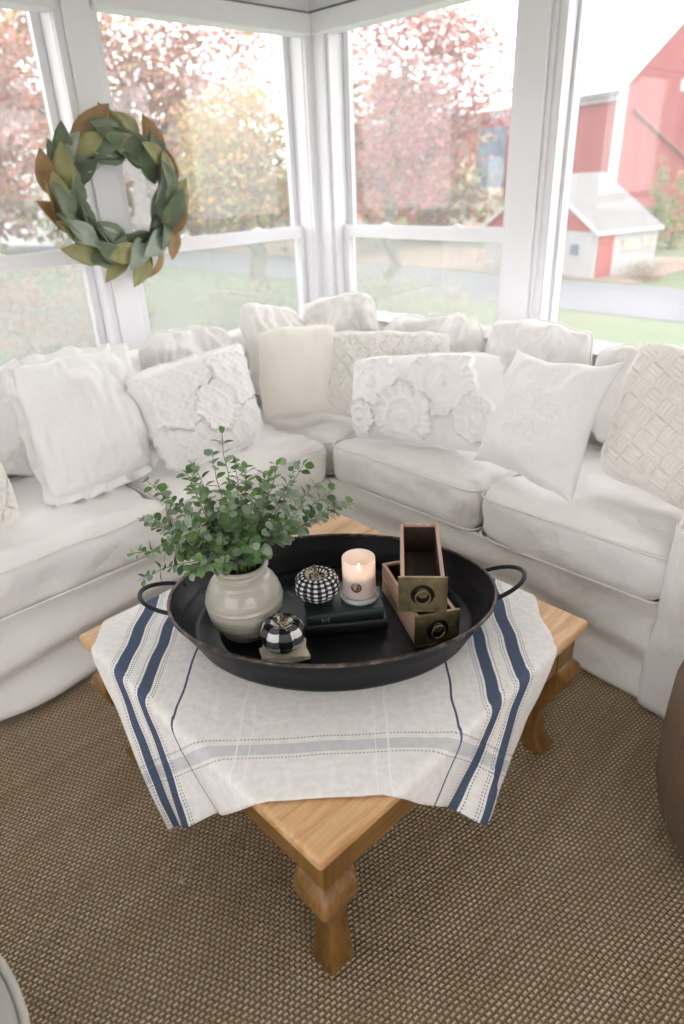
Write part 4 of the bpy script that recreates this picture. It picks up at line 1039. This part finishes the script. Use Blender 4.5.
mb = MB(); mb.prism([SPt(.10, -.06, 0), SPt(.85, -.06, 0), SPt(.85, -.06, 1.45), SPt(.10, -.06, 1.45)], de * .08); o = mb.build('door', M['shedred'], sh, smooth=False)
for (a0, a1) in ((1.35, 2.1), (2.45, 2.9)):
    mb = MB(); mb.prism([SPt(a0, -.05, .85), SPt(a1, -.05, .85), SPt(a1, -.05, 1.2), SPt(a0, -.05, 1.2)], de * .06); mb.build('window', M['hay'], sh, smooth=False)
mb = MB(); mb.prism([SPt(-.05, .75, .75), SPt(-.05, 1.1, .75), SPt(-.05, 1.1, 1.1), SPt(-.05, .75, 1.1)], ds * .06); mb.build('window', M['dark_open'], sh, smooth=False)
# white farmhouse far behind the trees
fh = thing('farmhouse', 'pale farmhouse gable showing faintly behind the autumn trees', 'building', (24, 52, G), .3)
mb = MB(); mb.box(-5, 5, -4, 4, 0, 6); mb.prism([(-5, -4, 6), (-5, 4, 6), (-5, 0, 9)], (10, 0, 0)); mb.build('walls', M['farwhite'], fh, smooth=False)
mb = MB(); mb.prism([(-5.4, -4.4, 5.8), (-5.4, 0, 9.2), (5.4, 0, 9.2), (5.4, -4.4, 5.8)], (0, 0, .2)); mb.prism([(-5.4, 4.4, 5.8), (-5.4, 0, 9.2), (5.4, 0, 9.2), (5.4, 4.4, 5.8)], (0, 0, .2)); mb.build('roof', M['roof'], fh, smooth=False)

def crown(blobs, n, size, seed, mats, c0, clump=.35):
    r_ = random.Random(seed); mb = MB(); per = sum(b[3] * b[4] * b[5] for b in blobs); v = mb.v; f = mb.f; mm = mb.m
    for (bx, by, bz, rx, ry, rz) in blobs:
        k_ = int(n * rx * ry * rz / per); nc = max(4, k_ // 16)
        for c in range(nc):
            while True:
                p = Vector((r_.uniform(-1, 1), r_.uniform(-1, 1), r_.uniform(-1, 1)))
                if .25 < p.length < 1: break
            cp = Vector((bx + p.x * rx, by + p.y * ry, bz + p.z * rz)); mi = r_.choices(range(len(mats)), [3, 2, 1, 1][:len(mats)])[0]
            for q in range(16):
                o = cp + Vector((r_.gauss(0, clump), r_.gauss(0, clump), r_.gauss(0, clump * .7)))
                a = Vector((r_.gauss(0, 1), r_.gauss(0, 1), r_.gauss(0, 1))).normalized(); b_ = a.orthogonal().normalized(); s = size * r_.uniform(.6, 1.3)
                k = len(v); v += [tuple(o - a * s * .5), tuple(o + b_ * s * .32), tuple(o + a * s * .5), tuple(o - b_ * s * .32)]; f.append((k, k + 1, k + 2, k + 3)); mm.append(mi if r_.random() < .8 else r_.randrange(len(mats)))
    return mb
def limb(mb, p0, p1, r0, r1, seed, n=6, wob=.08):
    r_ = random.Random(seed); p0, p1 = Vector(p0), Vector(p1); ln = (p1 - p0).length
    pts = [p0.lerp(p1, i / n) + (Vector((r_.gauss(0, wob), r_.gauss(0, wob), 0)) * ln * .5 if 0 < i < n else Vector((0, 0, 0))) for i in range(n + 1)]
    mb.tube(pts, [r0 + (r1 - r0) * i / n for i in range(n + 1)], 8)
def tree(label, loc, limbs, blobs, n, size, mats, seed, group='autumn trees outside the windows', clump=.3, cat='tree', name='tree'):
    t = thing(name, label, cat, loc, 0, group); mb = MB()
    for i, l in enumerate(limbs): limb(mb, *l, seed * 31 + i)
    if limbs: mb.build('trunk', M['bark'], t)
    crown(blobs, n, size, seed, mats, None, clump).build('foliage', mats, t, smooth=False, sharp='keep'); return t
# small orange-green tree with a forked trunk (left window)
tree('small orange and green tree with forked trunk seen through the left windows', (13.42, 17.65, G),
     [((0, 0, 0), (.15, .1, 1.6), .30, .24), ((.15, .1, 1.5), (-1.3, .2, 3.3), .17, .06), ((.15, .1, 1.5), (1.1, .1, 3.2), .17, .06), ((.15, .1, 1.5), (.3, .6, 4.2), .13, .04), ((-.6, .1, 2.4), (-1.9, 0, 3.0), .07, .03), ((.6, .1, 2.3), (2.1, .2, 3.0), .07, .03)],
     [(-.9, .3, 3.6, 1.6, 1.5, 1.1), (.9, .2, 3.7, 1.5, 1.5, 1.2), (0, .4, 5.0, 1.9, 1.6, 1.4), (-.2, .2, 3.0, 2.0, 1.3, .7)], 10000, .17, [T['gold'], T['olive'], T['orange'], T['green']], 2)
tree('tall rust and pink maple spreading behind the small orange tree', (16.5, 30.5, G),
     [((0, 0, 0), (.2, 0, 4.0), .42, .28), ((.2, 0, 3.8), (-4.5, 0, 8.5), .2, .06), ((.2, 0, 3.8), (4.0, .3, 9.0), .2, .06), ((.2, 0, 4), (0, .3, 10), .2, .05), ((-2, 0, 6), (-6, .2, 7.2), .09, .03), ((2, 0, 6.2), (6.2, 0, 7.5), .09, .03)],
     [(-4.8, 0, 8.2, 3.6, 3, 2.8), (0, 0, 9.2, 4.5, 3.5, 3.2), (5.0, 0, 8.0, 3.6, 3, 3.0), (2.0, 0, 6.2, 3.2, 2.5, 1.8), (-6.4, 0, 5.6, 2.4, 2, 1.6)], 13000, .34, [T['pink'], T['rust'], T['mauve'], T['gold']], 3, clump=.5)
tree('pale pink maple at the far left edge of the left window', (6.0, 24.0, G),
     [((0, 0, 0), (.1, 0, 3.5), .3, .2), ((.1, 0, 3.3), (-2.5, 0, 7), .14, .04), ((.1, 0, 3.3), (2.5, 0, 7.2), .14, .04), ((.1, 0, 3.4), (.2, 0, 8), .12, .04)],
     [(0, 0, 7.2, 3.6, 2.6, 2.4), (-1.5, 0, 4.8, 2.8, 2.2, 1.5), (2.0, 0, 5.0, 2.2, 2.2, 1.5)], 8000, .28, [T['mauve'], T['pink'], T['grey'], T['rust']], 4, clump=.45)
# red maple in the middle window
tree('red maple with pink leaves filling the middle window beside the barn', (17.2, 15.4, G),
     [((0, 0, 0), (0, -.2, 2.6), .20, .16), ((0, -.2, 2.5), (.2, -2.6, 5.2), .11, .03), ((0, -.2, 2.5), (0, 1.6, 5.4), .11, .03), ((0, -.2, 2.5), (.1, -.8, 6.8), .12, .03), ((.1, -1.4, 4), (.2, -4.0, 5.0), .06, .02)],
     [(0, -.3, 4.9, 1.5, 1.9, 1.5), (0, -2.4, 4.9, 1.3, 1.3, 1.0), (0, -1.0, 7.2, 1.8, 2.6, 1.4), (0, -3.9, 5.9, 1.1, 1.1, 1.0), (.2, .7, 3.3, 1.1, 1.2, .9), (0, -1.2, 3.3, 1.1, 1.2, .8)], 10500, .19, [T['pink'], T['red'], T['rust'], T['mauve']], 5)
# distant belt of trees
belt = [(-16, 54, 'grey'), (-5, 42, 'mauve'), (3, 62, 'grey'), (11, 46, 'mauve'), (14, 78, 'olive'), (34, 74, 'grey'), (24, 38, 'rust'), (46, 84, 'mauve'), (42, 62, 'grey'), (29, 26, 'rust')]
for i, (x, y, k) in enumerate(belt):
    r_ = random.Random(i + 60); h = r_.uniform(6, 8.5)
    tree('tree %s in the hazy belt beyond the lawn' % ['furthest left', 'second from left', 'third from left', 'behind the pale pink maple', 'standing furthest back', 'beside the farmhouse', 'behind the orange tree', 'behind the corner post', 'left of the red maple', 'behind the red maple', 'left of the barn wing'][i], (x, y, G),
         [((0, 0, 0), (.2, 0, h * .6), .3, .15)], [(0, 0, h * .68, 5.2, 3, h * .40), (4.2, 0, h * .32, 4, 2.5, h * .30), (-4.4, 0, h * .32, 4, 2.5, h * .30)], 3600, .7, [T[k], T['grey'], T['olive']], 70 + i, 'distant trees beyond the lawn', .7)
def bush(label, loc, rx, ry, rz, n, size, mats, seed, name='bush'):
    r_ = random.Random(seed); t = thing(name, label, 'bush', loc, 0, 'bushes outside the windows'); mb = MB()
    for k in range(9):
        a = r_.uniform(0, 2 * PI); limb(mb, (.1 * math.cos(a), .1 * math.sin(a), 0), (rx * .7 * math.cos(a), ry * .7 * math.sin(a), rz * r_.uniform(.9, 1.5)), .02, .006, seed + k, 4)
    mb.build('stems', M['bark'], t)
    crown([(0, 0, rz * .8, rx, ry, rz * .8)], n, size, seed, mats, None, .14).build('foliage', mats, t, smooth=False, sharp='keep')
bush('bare reddish bush low in the far left window', (5.2, 15.4, G), 2.2, 1.5, 1.3, 3400, .13, [T['mauve'], T['grey'], T['rust']], 101)
bush('green bush right of the reddish bush in the far left window', (8.3, 17.4, G), 1.0, 1.0, .9, 1500, .13, [T['green'], T['olive']], 102)
bush('grey-green bush below the forked tree in the left window', (10.6, 14.6, G), 1.6, 1.1, .75, 2600, .10, [T['grey'], T['olive'], T['green']], 103)
bush('low mixed bush between the forked tree and the corner post', (13.3, 13.0, G), .8, .8, .8, 1500, .10, [T['olive'], T['grey']], 104)
bush('yellowish clipped bush near the road in the middle window', (12.7, 10.2, G), 1.0, 1.9, .80, 2600, .08, [T['olive'], T['grey'], T['gold']], 105)
bush('leafy green bush at the right corner of the shed', (28.0, 8.0, G), 1.3, 1.3, 1.3, 1800, .15, [T['green'], T['deep']], 106)
bush('bright green bush at the right edge by the barn', (24.6, 6.2, G), 1.1, 1.2, 1.0, 1800, .15, [T['green'], T['olive']], 107)
bush('low brown bush at the foot of the white shed', (23.6, 9.2, G), .8, .6, .35, 900, .10, [T['grey'], T['rust']], 108)
for i, (x, y, h, lb) in enumerate(((31.5, 12.4, 3.9, 'slender green conifer standing against the red barn wall'), (33.5, 12.3, 3.2, 'slender yellowing conifer right of the green one by the barn'))):
    t = thing('conifer', lb, 'tree', (x, y, G), 0, 'conifers by the barn'); mb = MB(); limb(mb, (0, 0, 0), (0, 0, h * .9), .07, .02, 9 + i); mb.build('trunk', M['bark'], t)
    crown([(0, 0, h * .3, .7, .7, h * .3), (0, 0, h * .62, .42, .42, h * .3), (0, 0, h * .88, .2, .2, h * .18)], 1100, .16, 200 + i, [T['green'], T['gold'] if i else T['olive']], None, .1).build('foliage', [T['green'], T['gold'] if i else T['olive']], t, smooth=False, sharp='keep')

# ------------------------------------------------------------------ daylight: flat bright overcast
w = bpy.data.worlds.new('overcast'); bpy.context.scene.world = w; w.use_nodes = True
bg = w.node_tree.nodes['Background']; bg.inputs[0].default_value = (1, .98, .995, 1); bg.inputs[1].default_value = 1.0
sc = bpy.context.scene
sc.view_settings.view_transform = 'Standard'; sc.view_settings.look = 'None'; sc.view_settings.gamma = 1; sc.view_settings.use_curve_mapping = False
sc.view_settings.exposure = 2.1
sc.cycles.max_bounces = 10; sc.cycles.diffuse_bounces = 6; sc.cycles.transparent_max_bounces = 16; sc.cycles.sample_clamp_indirect = 8
